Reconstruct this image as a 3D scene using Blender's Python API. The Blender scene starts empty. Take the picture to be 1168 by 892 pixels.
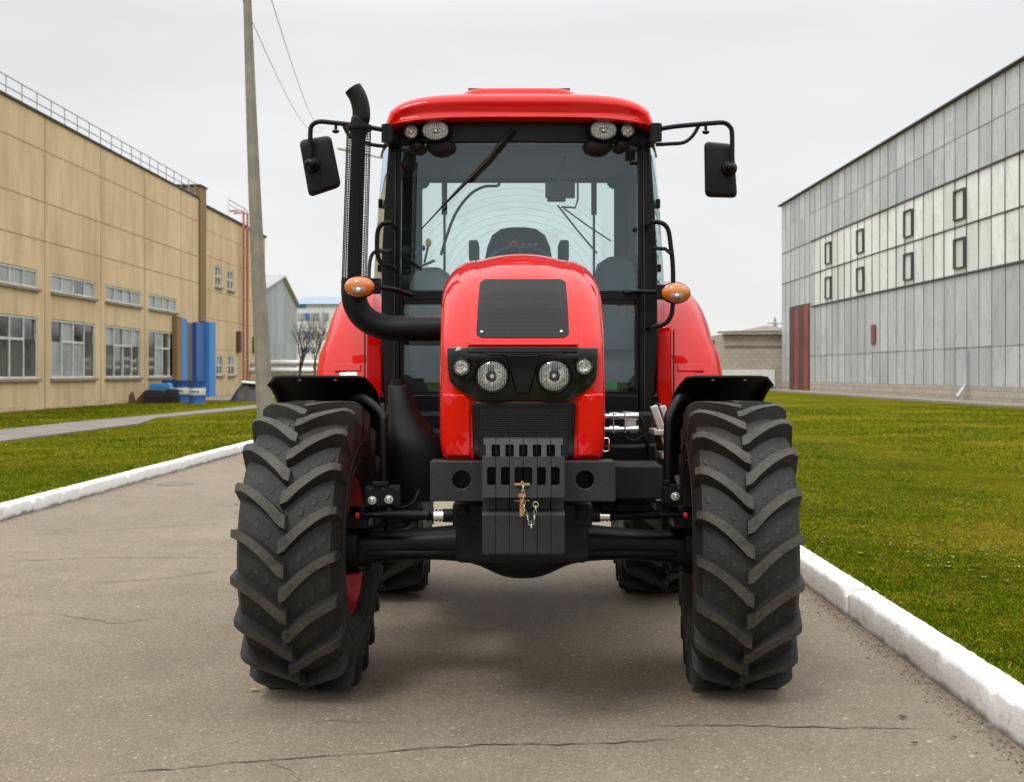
import bpy, bmesh, math, random
import numpy as np
from mathutils import Vector, Matrix, Euler
from mathutils.bvhtree import BVHTree
R = math.radians
random.seed(7); np.random.seed(7)
S = bpy.context.scene
COL = S.collection
# ------------------------------------------------------------ camera, world, sun, exposure
FPX, CX, HY, CH = 1456.0, 584.0, 425.0, 1.365
cam = bpy.data.cameras.new('camera'); camo = bpy.data.objects.new('camera', cam); COL.objects.link(camo)
camo.location = (0, 0, CH); camo.rotation_euler = (R(90), 0, 0)
cam.sensor_width = 36; cam.lens = FPX / 1168 * 36; cam.shift_y = -(446 - HY) / 1168
cam.clip_end = 4000; cam.clip_start = 0.05
cam.dof.use_dof = True; cam.dof.focus_distance = 5.2; cam.dof.aperture_fstop = 7.1
S.camera = camo
W = bpy.data.worlds.new('World'); S.world = W; W.use_nodes = True
wn = W.node_tree; wn.nodes.clear()
SUN_EL, SUN_AZ = R(52), R(205)
sky = wn.nodes.new('ShaderNodeTexSky'); sky.sky_type = 'NISHITA'; sky.sun_disc = False
sky.sun_elevation = SUN_EL; sky.sun_rotation = SUN_AZ
skm = wn.nodes.new('ShaderNodeVectorMath'); skm.operation = 'SCALE'; skm.inputs[3].default_value = 0.10
wn.links.new(sky.outputs[0], skm.inputs[0])
tc = wn.nodes.new('ShaderNodeTexCoord'); sep = wn.nodes.new('ShaderNodeSeparateXYZ')
wn.links.new(tc.outputs['Generated'], sep.inputs[0])
rmp = wn.nodes.new('ShaderNodeValToRGB'); wn.links.new(sep.outputs['Z'], rmp.inputs[0])
cr = rmp.color_ramp; cr.elements[0].position = 0.0; cr.elements[0].color = (.95, .945, .94, 1)
cr.elements[1].position = 1.0; cr.elements[1].color = (2.5, 2.5, 2.5, 1)
e = cr.elements.new(.14); e.color = (.90, .90, .90, 1)
e = cr.elements.new(.26); e.color = (.85, .855, .865, 1)
e = cr.elements.new(.5); e.color = (1.7, 1.7, 1.72, 1)
nz = wn.nodes.new('ShaderNodeTexNoise'); nz.inputs['Scale'].default_value = 2.2; nz.inputs['Detail'].default_value = 6
mp = wn.nodes.new('ShaderNodeMapping'); mp.inputs['Scale'].default_value = (1, 1, 3.5)
wn.links.new(tc.outputs['Generated'], mp.inputs[0]); wn.links.new(mp.outputs[0], nz.inputs[0])
mr = wn.nodes.new('ShaderNodeMapRange'); mr.inputs[1].default_value = .3; mr.inputs[2].default_value = .7
mr.inputs[3].default_value = .90; mr.inputs[4].default_value = 1.06; wn.links.new(nz.outputs[0], mr.inputs[0])
vm = wn.nodes.new('ShaderNodeVectorMath'); vm.operation = 'SCALE'
wn.links.new(rmp.outputs[0], vm.inputs[0]); wn.links.new(mr.outputs[0], vm.inputs[3])
mx = wn.nodes.new('ShaderNodeMix'); mx.data_type = 'RGBA'; mx.inputs[0].default_value = .94
wn.links.new(skm.outputs[0], mx.inputs[6]); wn.links.new(vm.outputs[0], mx.inputs[7])
bg = wn.nodes.new('ShaderNodeBackground'); bg.inputs[1].default_value = 1.0
ow = wn.nodes.new('ShaderNodeOutputWorld')
wn.links.new(mx.outputs[2], bg.inputs[0]); wn.links.new(bg.outputs[0], ow.inputs[0])
sl = bpy.data.lights.new('sun', 'SUN'); sl.energy = 1.4; sl.angle = R(14); sl.color = (1, .97, .92)
so = bpy.data.objects.new('sun', sl); COL.objects.link(so)
sd = Vector((math.sin(SUN_AZ) * math.cos(SUN_EL), math.cos(SUN_AZ) * math.cos(SUN_EL), math.sin(SUN_EL)))
so.rotation_euler = sd.to_track_quat('Z', 'Y').to_euler(); so.location = sd * 50
S.view_settings.view_transform = 'Standard'; S.view_settings.look = 'None'
S.view_settings.exposure = 0.0; S.view_settings.gamma = 1.0; S.view_settings.use_curve_mapping = False
S.render.engine = 'CYCLES'
try:
    S.cycles.max_bounces = 10; S.cycles.transparent_max_bounces = 16
    S.cycles.caustics_reflective = False; S.cycles.caustics_refractive = False
except Exception: pass

def at(px, py, Y):
    return Vector(((px - CX) / FPX * Y, Y, CH - (py - HY) / FPX * Y))
TX, TY = 0.04, 5.6
def T(px, py, Y):
    p = at(px, py, Y); return Vector((p.x - TX, Y, p.z))

# ------------------------------------------------------------ materials
def srgb(r, g, b):
    f = lambda c: ((c / 255 + .055) / 1.055) ** 2.4 if c > 10 else c / 255 / 12.92
    return (f(r), f(g), f(b), 1)
def nmat(name):
    m = bpy.data.materials.new(name); m.use_nodes = True
    nt = m.node_tree; p = nt.nodes['Principled BSDF']
    return m, nt, p
def c4(c): return tuple(c) + ((1,) if len(c) == 3 else ())
def nnoise(nt, scale, detail=4, rough=.55, dist=0, mapping=None, coord='Object'):
    t = nt.nodes.new('ShaderNodeTexCoord'); n = nt.nodes.new('ShaderNodeTexNoise')
    n.inputs['Scale'].default_value = scale; n.inputs['Detail'].default_value = detail
    n.inputs['Roughness'].default_value = rough; n.inputs['Distortion'].default_value = dist
    src = t.outputs[coord]
    if mapping:
        mm = nt.nodes.new('ShaderNodeMapping'); mm.inputs['Scale'].default_value = mapping
        nt.links.new(src, mm.inputs[0]); src = mm.outputs[0]
    nt.links.new(src, n.inputs['Vector']); return n
def nramp(nt, src, stops):
    r = nt.nodes.new('ShaderNodeValToRGB'); nt.links.new(src, r.inputs[0]); e = r.color_ramp.elements
    e[0].position = stops[0][0]; e[0].color = c4(stops[0][1]); e[1].position = stops[-1][0]; e[1].color = c4(stops[-1][1])
    for p, c in stops[1:-1]:
        x = e.new(p); x.color = c4(c)
    return r
def nmix(nt, fac, a, b, blend='MIX'):
    m = nt.nodes.new('ShaderNodeMix'); m.data_type = 'RGBA'; m.blend_type = blend
    for i, v in ((0, fac), (6, a), (7, b)):
        if isinstance(v, bpy.types.NodeSocket): nt.links.new(v, m.inputs[i])
        else: m.inputs[i].default_value = v if i == 0 else c4(v)
    return m.outputs[2]
def nbump(nt, p, src, strength, dist=.01, prev=None):
    b = nt.nodes.new('ShaderNodeBump'); b.inputs['Strength'].default_value = strength; b.inputs['Distance'].default_value = dist
    nt.links.new(src, b.inputs['Height'])
    if prev: nt.links.new(prev, b.inputs['Normal'])
    nt.links.new(b.outputs[0], p.inputs['Normal']); return b.outputs[0]
def simple(name, col, rough=.5, metal=0, var=.12, scale=6, coat=0, bump=0, bscale=60, spec=.5, coord='Object', crough=.04):
    m, nt, p = nmat(name); c = c4(col)
    n = nnoise(nt, scale, 5, coord=coord)
    lo = tuple(x * (1 - var) for x in c[:3]); hi = tuple(min(1, x * (1 + var)) for x in c[:3])
    r = nramp(nt, n.outputs[0], [(.3, lo), (.7, hi)])
    nt.links.new(r.outputs[0], p.inputs['Base Color'])
    p.inputs['Metallic'].default_value = metal; p.inputs['Specular IOR Level'].default_value = spec
    rr = nramp(nt, n.outputs[0], [(.3, (max(0, rough - .06),) * 3), (.7, (min(1, rough + .08),) * 3)])
    nt.links.new(rr.outputs[0], p.inputs['Roughness'])
    p.inputs['Coat Weight'].default_value = coat; p.inputs['Coat Roughness'].default_value = crough
    if bump:
        b = nnoise(nt, bscale, 3); nbump(nt, p, b.outputs[0], bump, .004)
    return m
M = {}
M['red'] = simple('red_paint', (.56, .004, .003), .5, var=.04, coat=.8, scale=2, spec=.03, crough=.025)
M['rim_red'] = simple('rim_red', (.50, .010, .010), .4, var=.1, coat=.4)
M['black'] = simple('black_paint', (.0045, .0045, .005), .45, var=.2, bump=.1, bscale=90, spec=.2)
M['black_soft'] = simple('black_plastic', (.006, .006, .0065), .55, var=.2, bump=.25, bscale=260, spec=.22)
M['black_gloss'] = simple('gloss_black', (.003, .003, .0035), .14, var=.1, coat=.22, spec=.2)
M['frame_blk'] = simple('cab_frame_black', (.003, .003, .0035), .36, var=.15, coat=.07, crough=.15, spec=.2)
M['iron'] = simple('cast_iron_paint', (.018, .018, .0195), .45, var=.2, bump=.35, bscale=60, spec=.35)
M['dark_int'] = simple('interior_dark', (.05, .06, .066), .7, var=.2)
M['grey_int'] = simple('interior_grey', (.12, .14, .14), .7, var=.2)
M['chrome'] = simple('chrome', (.75, .75, .74), .15, 1, var=.05)
M['steel'] = simple('zinc_steel', (.6, .6, .58), .35, 1, var=.15, scale=30)
M['alu'] = simple('aluminium', (.55, .54, .5), .45, .6, var=.15)
M['brass'] = simple('brass', (.55, .4, .16), .4, 1, var=.15)
M['wood'] = simple('wood_pin', (.28, .13, .05), .6, var=.3, scale=40)
M['yellow'] = simple('yellow_plastic', (.6, .5, .03), .4)
M['orange'] = simple('orange_print', (.7, .1, .03), .5)
M['lgrey'] = simple('light_print', (.3, .3, .3), .5)
M['green'] = simple('green_print', (.03, .2, .09), .5)
M['wire'] = simple('cable', (.16, .16, .17), .6)
def rubber():
    m, nt, p = nmat('tyre_rubber')
    g = nt.nodes.new('ShaderNodeAttribute'); g.attribute_name = 'dust'
    n = nnoise(nt, 9, 6); n2 = nnoise(nt, 160, 3)
    f = nt.nodes.new('ShaderNodeMath'); f.operation = 'MULTIPLY'
    n3 = nnoise(nt, 55, 6, .8); av = nt.nodes.new('ShaderNodeMath'); av.operation = 'MULTIPLY_ADD'; av.inputs[1].default_value = .35; nt.links.new(n.outputs[0], av.inputs[0])
    a2 = nt.nodes.new('ShaderNodeMath'); a2.operation = 'MULTIPLY'; a2.inputs[1].default_value = .65; nt.links.new(n3.outputs[0], a2.inputs[0]); nt.links.new(a2.outputs[0], av.inputs[2])
    r = nramp(nt, av.outputs[0], [(.38, (.25,) * 3), (.6, (1.15,) * 3)])
    nt.links.new(g.outputs['Fac'], f.inputs[0]); nt.links.new(r.outputs[0], f.inputs[1])
    base = nramp(nt, n.outputs[0], [(.3, (.010, .010, .0102)), (.7, (.019, .0185, .018))])
    c = nmix(nt, f.outputs[0], base.outputs[0], (.088, .079, .062))
    nt.links.new(c, p.inputs['Base Color']); p.inputs['Roughness'].default_value = .6; p.inputs['Specular IOR Level'].default_value = .35
    nbump(nt, p, n2.outputs[0], .6, .004); return m
M['rubber'] = rubber()
def glass(name, tint, ior=1.45, refl=1.0, rough=0.0):
    m = bpy.data.materials.new(name); m.use_nodes = True; nt = m.node_tree; nt.nodes.clear()
    o = nt.nodes.new('ShaderNodeOutputMaterial'); t = nt.nodes.new('ShaderNodeBsdfTransparent'); g = nt.nodes.new('ShaderNodeBsdfGlossy')
    fr = nt.nodes.new('ShaderNodeFresnel'); fr.inputs[0].default_value = ior; mxs = nt.nodes.new('ShaderNodeMixShader')
    mu = nt.nodes.new('ShaderNodeMath'); mu.operation = 'MULTIPLY'; mu.inputs[1].default_value = refl; mu.use_clamp = True
    n = nnoise(nt, 3, 3); nr = nramp(nt, n.outputs[0], [(.3, tuple(x * .97 for x in tint)), (.7, tint)])
    nt.links.new(nr.outputs[0], t.inputs[0]); g.inputs['Roughness'].default_value = rough; g.inputs['Color'].default_value = (.68, .82, .90, 1)
    nt.links.new(fr.outputs[0], mu.inputs[0]); nt.links.new(mu.outputs[0], mxs.inputs[0])
    nt.links.new(t.outputs[0], mxs.inputs[1]); nt.links.new(g.outputs[0], mxs.inputs[2]); nt.links.new(mxs.outputs[0], o.inputs[0])
    return m
M['glass'] = glass('cab_glass', (.84, .93, .92), refl=2.9)
M['lens'] = glass('lamp_lens', (.93, .93, .92), refl=1.3)
def reflector():
    m, nt, p = nmat('lamp_reflector'); p.inputs['Metallic'].default_value = .35; p.inputs['Roughness'].default_value = .35
    t = nt.nodes.new('ShaderNodeTexCoord'); v = nt.nodes.new('ShaderNodeTexVoronoi'); v.inputs['Scale'].default_value = 70
    v.distance = 'CHEBYCHEV'; nt.links.new(t.outputs['Object'], v.inputs['Vector'])
    r = nramp(nt, v.outputs['Distance'], [(0, (1, .98, .93)), (.9, (.72, .70, .64))])
    nt.links.new(r.outputs[0], p.inputs['Base Color']); nbump(nt, p, v.outputs['Distance'], .8, .02); return m
M['reflector'] = reflector()
def lensmat(name, col):
    m, nt, p = nmat(name); t = nt.nodes.new('ShaderNodeTexCoord'); w = nt.nodes.new('ShaderNodeTexWave'); w.inputs['Scale'].default_value = 60
    w.bands_direction = 'X'
    nt.links.new(t.outputs['Object'], w.inputs['Vector']); r = nramp(nt, w.outputs[0], [(0, tuple(x * .55 for x in col)), (1, col)])
    nt.links.new(r.outputs[0], p.inputs['Base Color']); p.inputs['Roughness'].default_value = .12; p.inputs['Coat Weight'].default_value = 1
    nbump(nt, p, w.outputs[0], .5, .004); return m
M['amber'] = lensmat('amber_lens', (.72, .21, .01)); M['clear'] = lensmat('clear_lens', (.55, .48, .42))
def meshgrille(name, base, scale):
    m, nt, p = nmat(name); t = nt.nodes.new('ShaderNodeTexCoord')
    w = nt.nodes.new('ShaderNodeTexWave'); w.inputs['Scale'].default_value = scale; w.bands_direction = 'X'
    w2 = nt.nodes.new('ShaderNodeTexWave'); w2.inputs['Scale'].default_value = scale; w2.bands_direction = 'Z'
    for x in (w, w2): nt.links.new(t.outputs['Object'], x.inputs['Vector'])
    mm = nt.nodes.new('ShaderNodeMath'); mm.operation = 'MAXIMUM'; nt.links.new(w.outputs['Fac'], mm.inputs[0]); nt.links.new(w2.outputs['Fac'], mm.inputs[1])
    r = nramp(nt, mm.outputs[0], [(.4, tuple(x * .25 for x in base)), (.95, base)])
    nt.links.new(r.outputs[0], p.inputs['Base Color']); p.inputs['Roughness'].default_value = .5; p.inputs['Specular IOR Level'].default_value = .25
    nbump(nt, p, mm.outputs[0], .8, .003); return m
M['grille'] = meshgrille('grille_mesh', (.024, .024, .026), 60)
M['grille_d'] = meshgrille('grille_mesh_dark', (.006, .006, .0065), 45)
def asphalt():
    m, nt, p = nmat('asphalt'); L = nt.links
    a = nnoise(nt, .35, 5, .6, .4); b = nnoise(nt, 2.2, 6, .65); c = nnoise(nt, 75, 5, .85); st = nnoise(nt, 1.0, 5, .65, .3, (3.5, .5, 1))
    base = nramp(nt, a.outputs[0], [(.3, (.205, .168, .122)), (.7, (.275, .228, .170))]).outputs[0]
    base = nmix(nt, nramp(nt, b.outputs[0], [(.42, (0,) * 3), (.75, (.6,) * 3)]).outputs[0], base, (.17, .14, .104))
    base = nmix(nt, nramp(nt, st.outputs[0], [(.52, (0,) * 3), (.8, (.5,) * 3)]).outputs[0], base, (.30, .25, .19))
    t = nt.nodes.new('ShaderNodeTexCoord')
    for sc, amt in ((160, .40), (70, .22)):
        v = nt.nodes.new('ShaderNodeTexVoronoi'); v.inputs['Scale'].default_value = sc; L.new(t.outputs['Object'], v.inputs['Vector'])
        sp = nt.nodes.new('ShaderNodeSeparateColor'); L.new(v.outputs['Color'], sp.inputs[0])
        g = nramp(nt, sp.outputs[1], [(0, (.45, .45, .45)), (.5, (.95, .95, .95)), (1, (1.45, 1.43, 1.38))])
        base = nmix(nt, amt, base, nmix(nt, 1.0, base, g.outputs[0], 'MULTIPLY'))
    base = nmix(nt, nramp(nt, c.outputs[0], [(.36, (.45,) * 3), (.47, (0,) * 3)]).outputs[0], base, (.105, .086, .066))
    for sc, th, rad in ((48, .90, .22), (95, .88, .28), (22, .975, .16)):
        v = nt.nodes.new('ShaderNodeTexVoronoi'); v.inputs['Scale'].default_value = sc; L.new(t.outputs['Object'], v.inputs['Vector'])
        sp = nt.nodes.new('ShaderNodeSeparateColor'); L.new(v.outputs['Color'], sp.inputs[0])
        m1 = nt.nodes.new('ShaderNodeMath'); m1.operation = 'GREATER_THAN'; m1.inputs[1].default_value = th; L.new(sp.outputs[0], m1.inputs[0])
        m4 = nt.nodes.new('ShaderNodeMath'); m4.operation = 'MULTIPLY'; m4.inputs[1].default_value = rad * 1.6; L.new(sp.outputs[1], m4.inputs[0])
        m2 = nt.nodes.new('ShaderNodeMath'); m2.operation = 'LESS_THAN'; L.new(v.outputs['Distance'], m2.inputs[0]); L.new(m4.outputs[0], m2.inputs[1])
        m3 = nt.nodes.new('ShaderNodeMath'); m3.operation = 'MULTIPLY'; L.new(m1.outputs[0], m3.inputs[0]); L.new(m2.outputs[0], m3.inputs[1])
        base = nmix(nt, m3.outputs[0], base, (.42, .37, .30))
    L.new(base, p.inputs['Base Color']); p.inputs['Roughness'].default_value = .8; p.inputs['Specular IOR Level'].default_value = .22
    pr = nbump(nt, p, c.outputs[0], .7, .008); nbump(nt, p, b.outputs[0], .25, .02, pr); return m
M['asphalt'] = asphalt()
def grassmat(name, blade):
    m, nt, p = nmat(name)
    a = nnoise(nt, .33, 5, .62, .5); b = nnoise(nt, 4.5, 8, .74, .4); c = nnoise(nt, 42, 8, .85)
    if blade:
        g1, g2, y, br = (.060, .145, .001), (.130, .215, .001), (.34, .30, .030), (.30, .19, .035)
    else:
        g1, g2, y, br = (.070, .10, .001), (.13, .14, .001), (.24, .20, .012), (.08, .05, .003)
    col = nramp(nt, a.outputs[0], [(.36, g1), (.52, g2), (.66, y)]).outputs[0]
    col = nmix(nt, nramp(nt, b.outputs[0], [(.45, (0,) * 3), (.68, (.75,) * 3)]).outputs[0], col, y if blade else (.20, .17, .004))
    if blade:
        t = nt.nodes.new('ShaderNodeAttribute'); t.attribute_name = 'rnd'
        col = nmix(nt, nramp(nt, t.outputs['Fac'], [(.55, (0,) * 3), (1, (.9,) * 3)]).outputs[0], col, br)
        col = nmix(nt, nramp(nt, t.outputs['Fac'], [(0, (.65,) * 3), (.3, (0,) * 3)]).outputs[0], col, (.05, .13, .001))
        wn2 = nt.nodes.new('ShaderNodeTexWhiteNoise'); wn2.noise_dimensions = '1D'; nt.links.new(t.outputs['Fac'], wn2.inputs['W'])
        col = nmix(nt, 1.0, col, nramp(nt, wn2.outputs['Value'], [(0, (.4, .4, .4)), (.5, (1, 1, 1)), (.93, (1.4, 1.4, 1.3)), (1, (2.0, 1.9, 1.9))]).outputs[0], 'MULTIPLY')
    else:
        col = nmix(nt, nramp(nt, c.outputs[0], [(.45, (0,) * 3), (.7, (.75,) * 3)]).outputs[0], col, br)
    nt.links.new(col, p.inputs['Base Color']); p.inputs['Roughness'].default_value = .9; p.inputs['Specular IOR Level'].default_value = .02
    if not blade: nbump(nt, p, c.outputs[0], 1, .05)
    return m
M['grass'] = grassmat('grass_blades', True); M['turf'] = grassmat('turf_soil', False)
def painted_kerb():
    m, nt, p = nmat('kerb_paint'); a = nnoise(nt, 3.2, 8, .72, .3); b = nnoise(nt, 22, 6, .7)
    t = nt.nodes.new('ShaderNodeTexCoord'); s = nt.nodes.new('ShaderNodeSeparateXYZ'); nt.links.new(t.outputs['Object'], s.inputs[0])
    col = nmix(nt, nramp(nt, b.outputs[0], [(.58, (0,) * 3), (.68, (1,) * 3)]).outputs[0], (.74, .73, .71), (.55, .52, .46))
    col = nmix(nt, nramp(nt, a.outputs[0], [(.59, (0,) * 3), (.69, (.8,) * 3)]).outputs[0], col, (.36, .33, .27))
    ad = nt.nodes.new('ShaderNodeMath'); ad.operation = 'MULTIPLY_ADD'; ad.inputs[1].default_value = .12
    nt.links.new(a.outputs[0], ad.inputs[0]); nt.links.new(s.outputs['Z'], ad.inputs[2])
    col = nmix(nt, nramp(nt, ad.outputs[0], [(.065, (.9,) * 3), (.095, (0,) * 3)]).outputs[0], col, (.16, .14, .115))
    nt.links.new(col, p.inputs['Base Color']); p.inputs['Roughness'].default_value = .75
    pr = nbump(nt, p, b.outputs[0], .7, .01); nbump(nt, p, a.outputs[0], .5, .03, pr); return m
M['kerb'] = painted_kerb()
def render_wall():
    m, nt, p = nmat('ochre_render'); a = nnoise(nt, .28, 6, .6, .3); b = nnoise(nt, 1.2, 6, .7, 0, (1, 1, .22)); c = nnoise(nt, 5, 6, .7)
    col = nramp(nt, a.outputs[0], [(.3, (.60, .44, .25)), (.7, (.74, .565, .355))]).outputs[0]
    col = nmix(nt, nramp(nt, b.outputs[0], [(.45, (0,) * 3), (.72, (.75,) * 3)]).outputs[0], col, (.42, .30, .165))
    col = nmix(nt, nramp(nt, c.outputs[0], [(.60, (0,) * 3), (.72, (.5,) * 3)]).outputs[0], col, (.40, .30, .18))
    t = nt.nodes.new('ShaderNodeTexCoord'); s = nt.nodes.new('ShaderNodeSeparateXYZ'); nt.links.new(t.outputs['Object'], s.inputs[0])
    ad = nt.nodes.new('ShaderNodeMath'); ad.operation = 'MULTIPLY_ADD'; ad.inputs[1].default_value = 1.9
    nt.links.new(c.outputs[0], ad.inputs[0]); nt.links.new(s.outputs['Z'], ad.inputs[2])
    col = nmix(nt, nramp(nt, ad.outputs[0], [(.90, (.85,) * 3), (1.0, (0,) * 3)]).outputs[0], col, (.28, .25, .21))
    nt.links.new(col, p.inputs['Base Color']); p.inputs['Roughness'].default_value = .85; nbump(nt, p, c.outputs[0], .4, .02); return m
M['ochre'] = render_wall()
def brick(name, c1, c2, mortar, bw=.26, bh=.09):
    m, nt, p = nmat(name); t = nt.nodes.new('ShaderNodeTexCoord'); s = nt.nodes.new('ShaderNodeSeparateXYZ'); nt.links.new(t.outputs['Object'], s.inputs[0])
    ad = nt.nodes.new('ShaderNodeMath'); nt.links.new(s.outputs['X'], ad.inputs[0]); nt.links.new(s.outputs['Y'], ad.inputs[1])
    cb = nt.nodes.new('ShaderNodeCombineXYZ'); nt.links.new(ad.outputs[0], cb.inputs[0]); nt.links.new(s.outputs['Z'], cb.inputs[1])
    b = nt.nodes.new('ShaderNodeTexBrick'); nt.links.new(cb.outputs[0], b.inputs['Vector']); b.inputs['Scale'].default_value = 1
    b.inputs['Brick Width'].default_value = bw; b.inputs['Row Height'].default_value = bh; b.inputs['Mortar Size'].default_value = .012
    b.inputs['Color1'].default_value = c4(c1); b.inputs['Color2'].default_value = c4(c2); b.inputs['Mortar'].default_value = c4(mortar)
    nt.links.new(b.outputs[0], p.inputs['Base Color']); p.inputs['Roughness'].default_value = .85; return m
M['brownbrick'] = brick('brown_brick', (.24, .15, .06), (.30, .19, .08), (.18, .12, .06))
M['palebrick'] = brick('pale_brick', (.46, .41, .34), (.38, .34, .28), (.22, .19, .16), .55, .28)
M['bluebrick'] = brick('blue_brick', (.07, .27, .62), (.08, .30, .68), (.05, .20, .5))
M['blue'] = simple('blue_paint', (.03, .16, .50), .5, var=.2)
M['barrel'] = simple('barrel_blue', (.02, .09, .30), .4, var=.15)
M['cyanblue'] = simple('sky_blue_plastic', (.05, .28, .62), .5)
M['white'] = simple('white_paint', (.68, .68, .66), .6, var=.1)
M['wframe'] = simple('window_frame_paint', (.58, .59, .56), .6, var=.2, scale=3)
M['sill'] = simple('sill_metal', (.24, .2, .15), .7, var=.25)
M['concrete'] = simple('concrete', (.27, .245, .20), .9, var=.25, scale=2.5, bump=.5, bscale=20)
M['polecon'] = simple('pole_concrete', (.215, .195, .155), .9, var=.22, scale=3, bump=.5, bscale=25)
M['path'] = simple('path_concrete', (.20, .185, .165), .9, var=.25, scale=1.4, bump=.6, bscale=12)
M['roofdark'] = simple('roofing_felt', (.05, .045, .045), .9)
M['galv'] = simple('galvanised', (.42, .42, .42), .5, .4, var=.2)
M['pinkpipe'] = simple('pink_pipe_paint', (.42, .16, .12), .6, var=.2)
M['redgate'] = simple('red_gate_paint', (.24, .055, .042), .6, var=.35, scale=1.2)
M['redgate_d'] = simple('red_gate_dark', (.10, .04, .038), .7, var=.35, scale=1.2)
M['coal'] = simple('black_sheet', (.012, .012, .013), .55, var=.3)
M['rust'] = simple('rusty_metal', (.10, .05, .032), .8, var=.35, scale=8)
M['bark'] = simple('bark', (.10, .075, .055), .9, var=.3)
M['crack'] = simple('crack_shadow', (.035, .030, .026), .95)
M['silver'] = simple('silver_lagging', (.6, .6, .57), .4, .3, var=.15)
M['roofblue'] = simple('blue_roof', (.24, .33, .42), .6)
M['winglass'] = simple('hall_glass', (.035, .042, .045), .06, 0, var=.5, scale=.7, spec=1.0)
M['winglass2'] = simple('pale_glass', (.30, .32, .32), .3, 0, var=.3, scale=.7, spec=.6)  # pale pane colour; mixed into hall windows to stand for reflected sky
def panelmat(name, lo, hi, rough, metal, dirt):
    m, nt, p = nmat(name); g = nt.nodes.new('ShaderNodeAttribute'); g.attribute_name = 'rnd'
    a = nnoise(nt, .9, 7, .7, .4); b = nnoise(nt, .5, 5, .6, 0, (1, 1, .3))
    col = nramp(nt, g.outputs['Fac'], [(0, lo), (1, hi)]).outputs[0]
    col = nmix(nt, nramp(nt, a.outputs[0], [(.5, (0,) * 3), (.62, (.45,) * 3)]).outputs[0], col, dirt)
    col = nmix(nt, nramp(nt, b.outputs[0], [(.45, (0,) * 3), (.7, (.4,) * 3)]).outputs[0], col, tuple(min(1, x * 1.25) for x in hi))
    d_ = nnoise(nt, 2.6, 7, .78, .6, (1, 1, .45)); col = nmix(nt, nramp(nt, d_.outputs[0], [(.52, (0,) * 3), (.66, (.55,) * 3)]).outputs[0], col, tuple(x * .62 for x in lo))
    nt.links.new(col, p.inputs['Base Color']); p.inputs['Roughness'].default_value = rough; p.inputs['Metallic'].default_value = metal
    nbump(nt, p, a.outputs[0], .3, .03); return m
M['zinc'] = panelmat('zinc_sheet', (.40, .42, .44), (.58, .595, .60), .55, .1, (.40, .40, .39))
M['profilit'] = panelmat('clouded_glazing', (.66, .665, .63), (.90, .90, .88), .4, 0, (.66, .64, .56))
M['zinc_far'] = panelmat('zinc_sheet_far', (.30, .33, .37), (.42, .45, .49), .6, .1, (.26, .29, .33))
M['seam'] = simple('seam_dark', (.06, .065, .07), .8)

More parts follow.
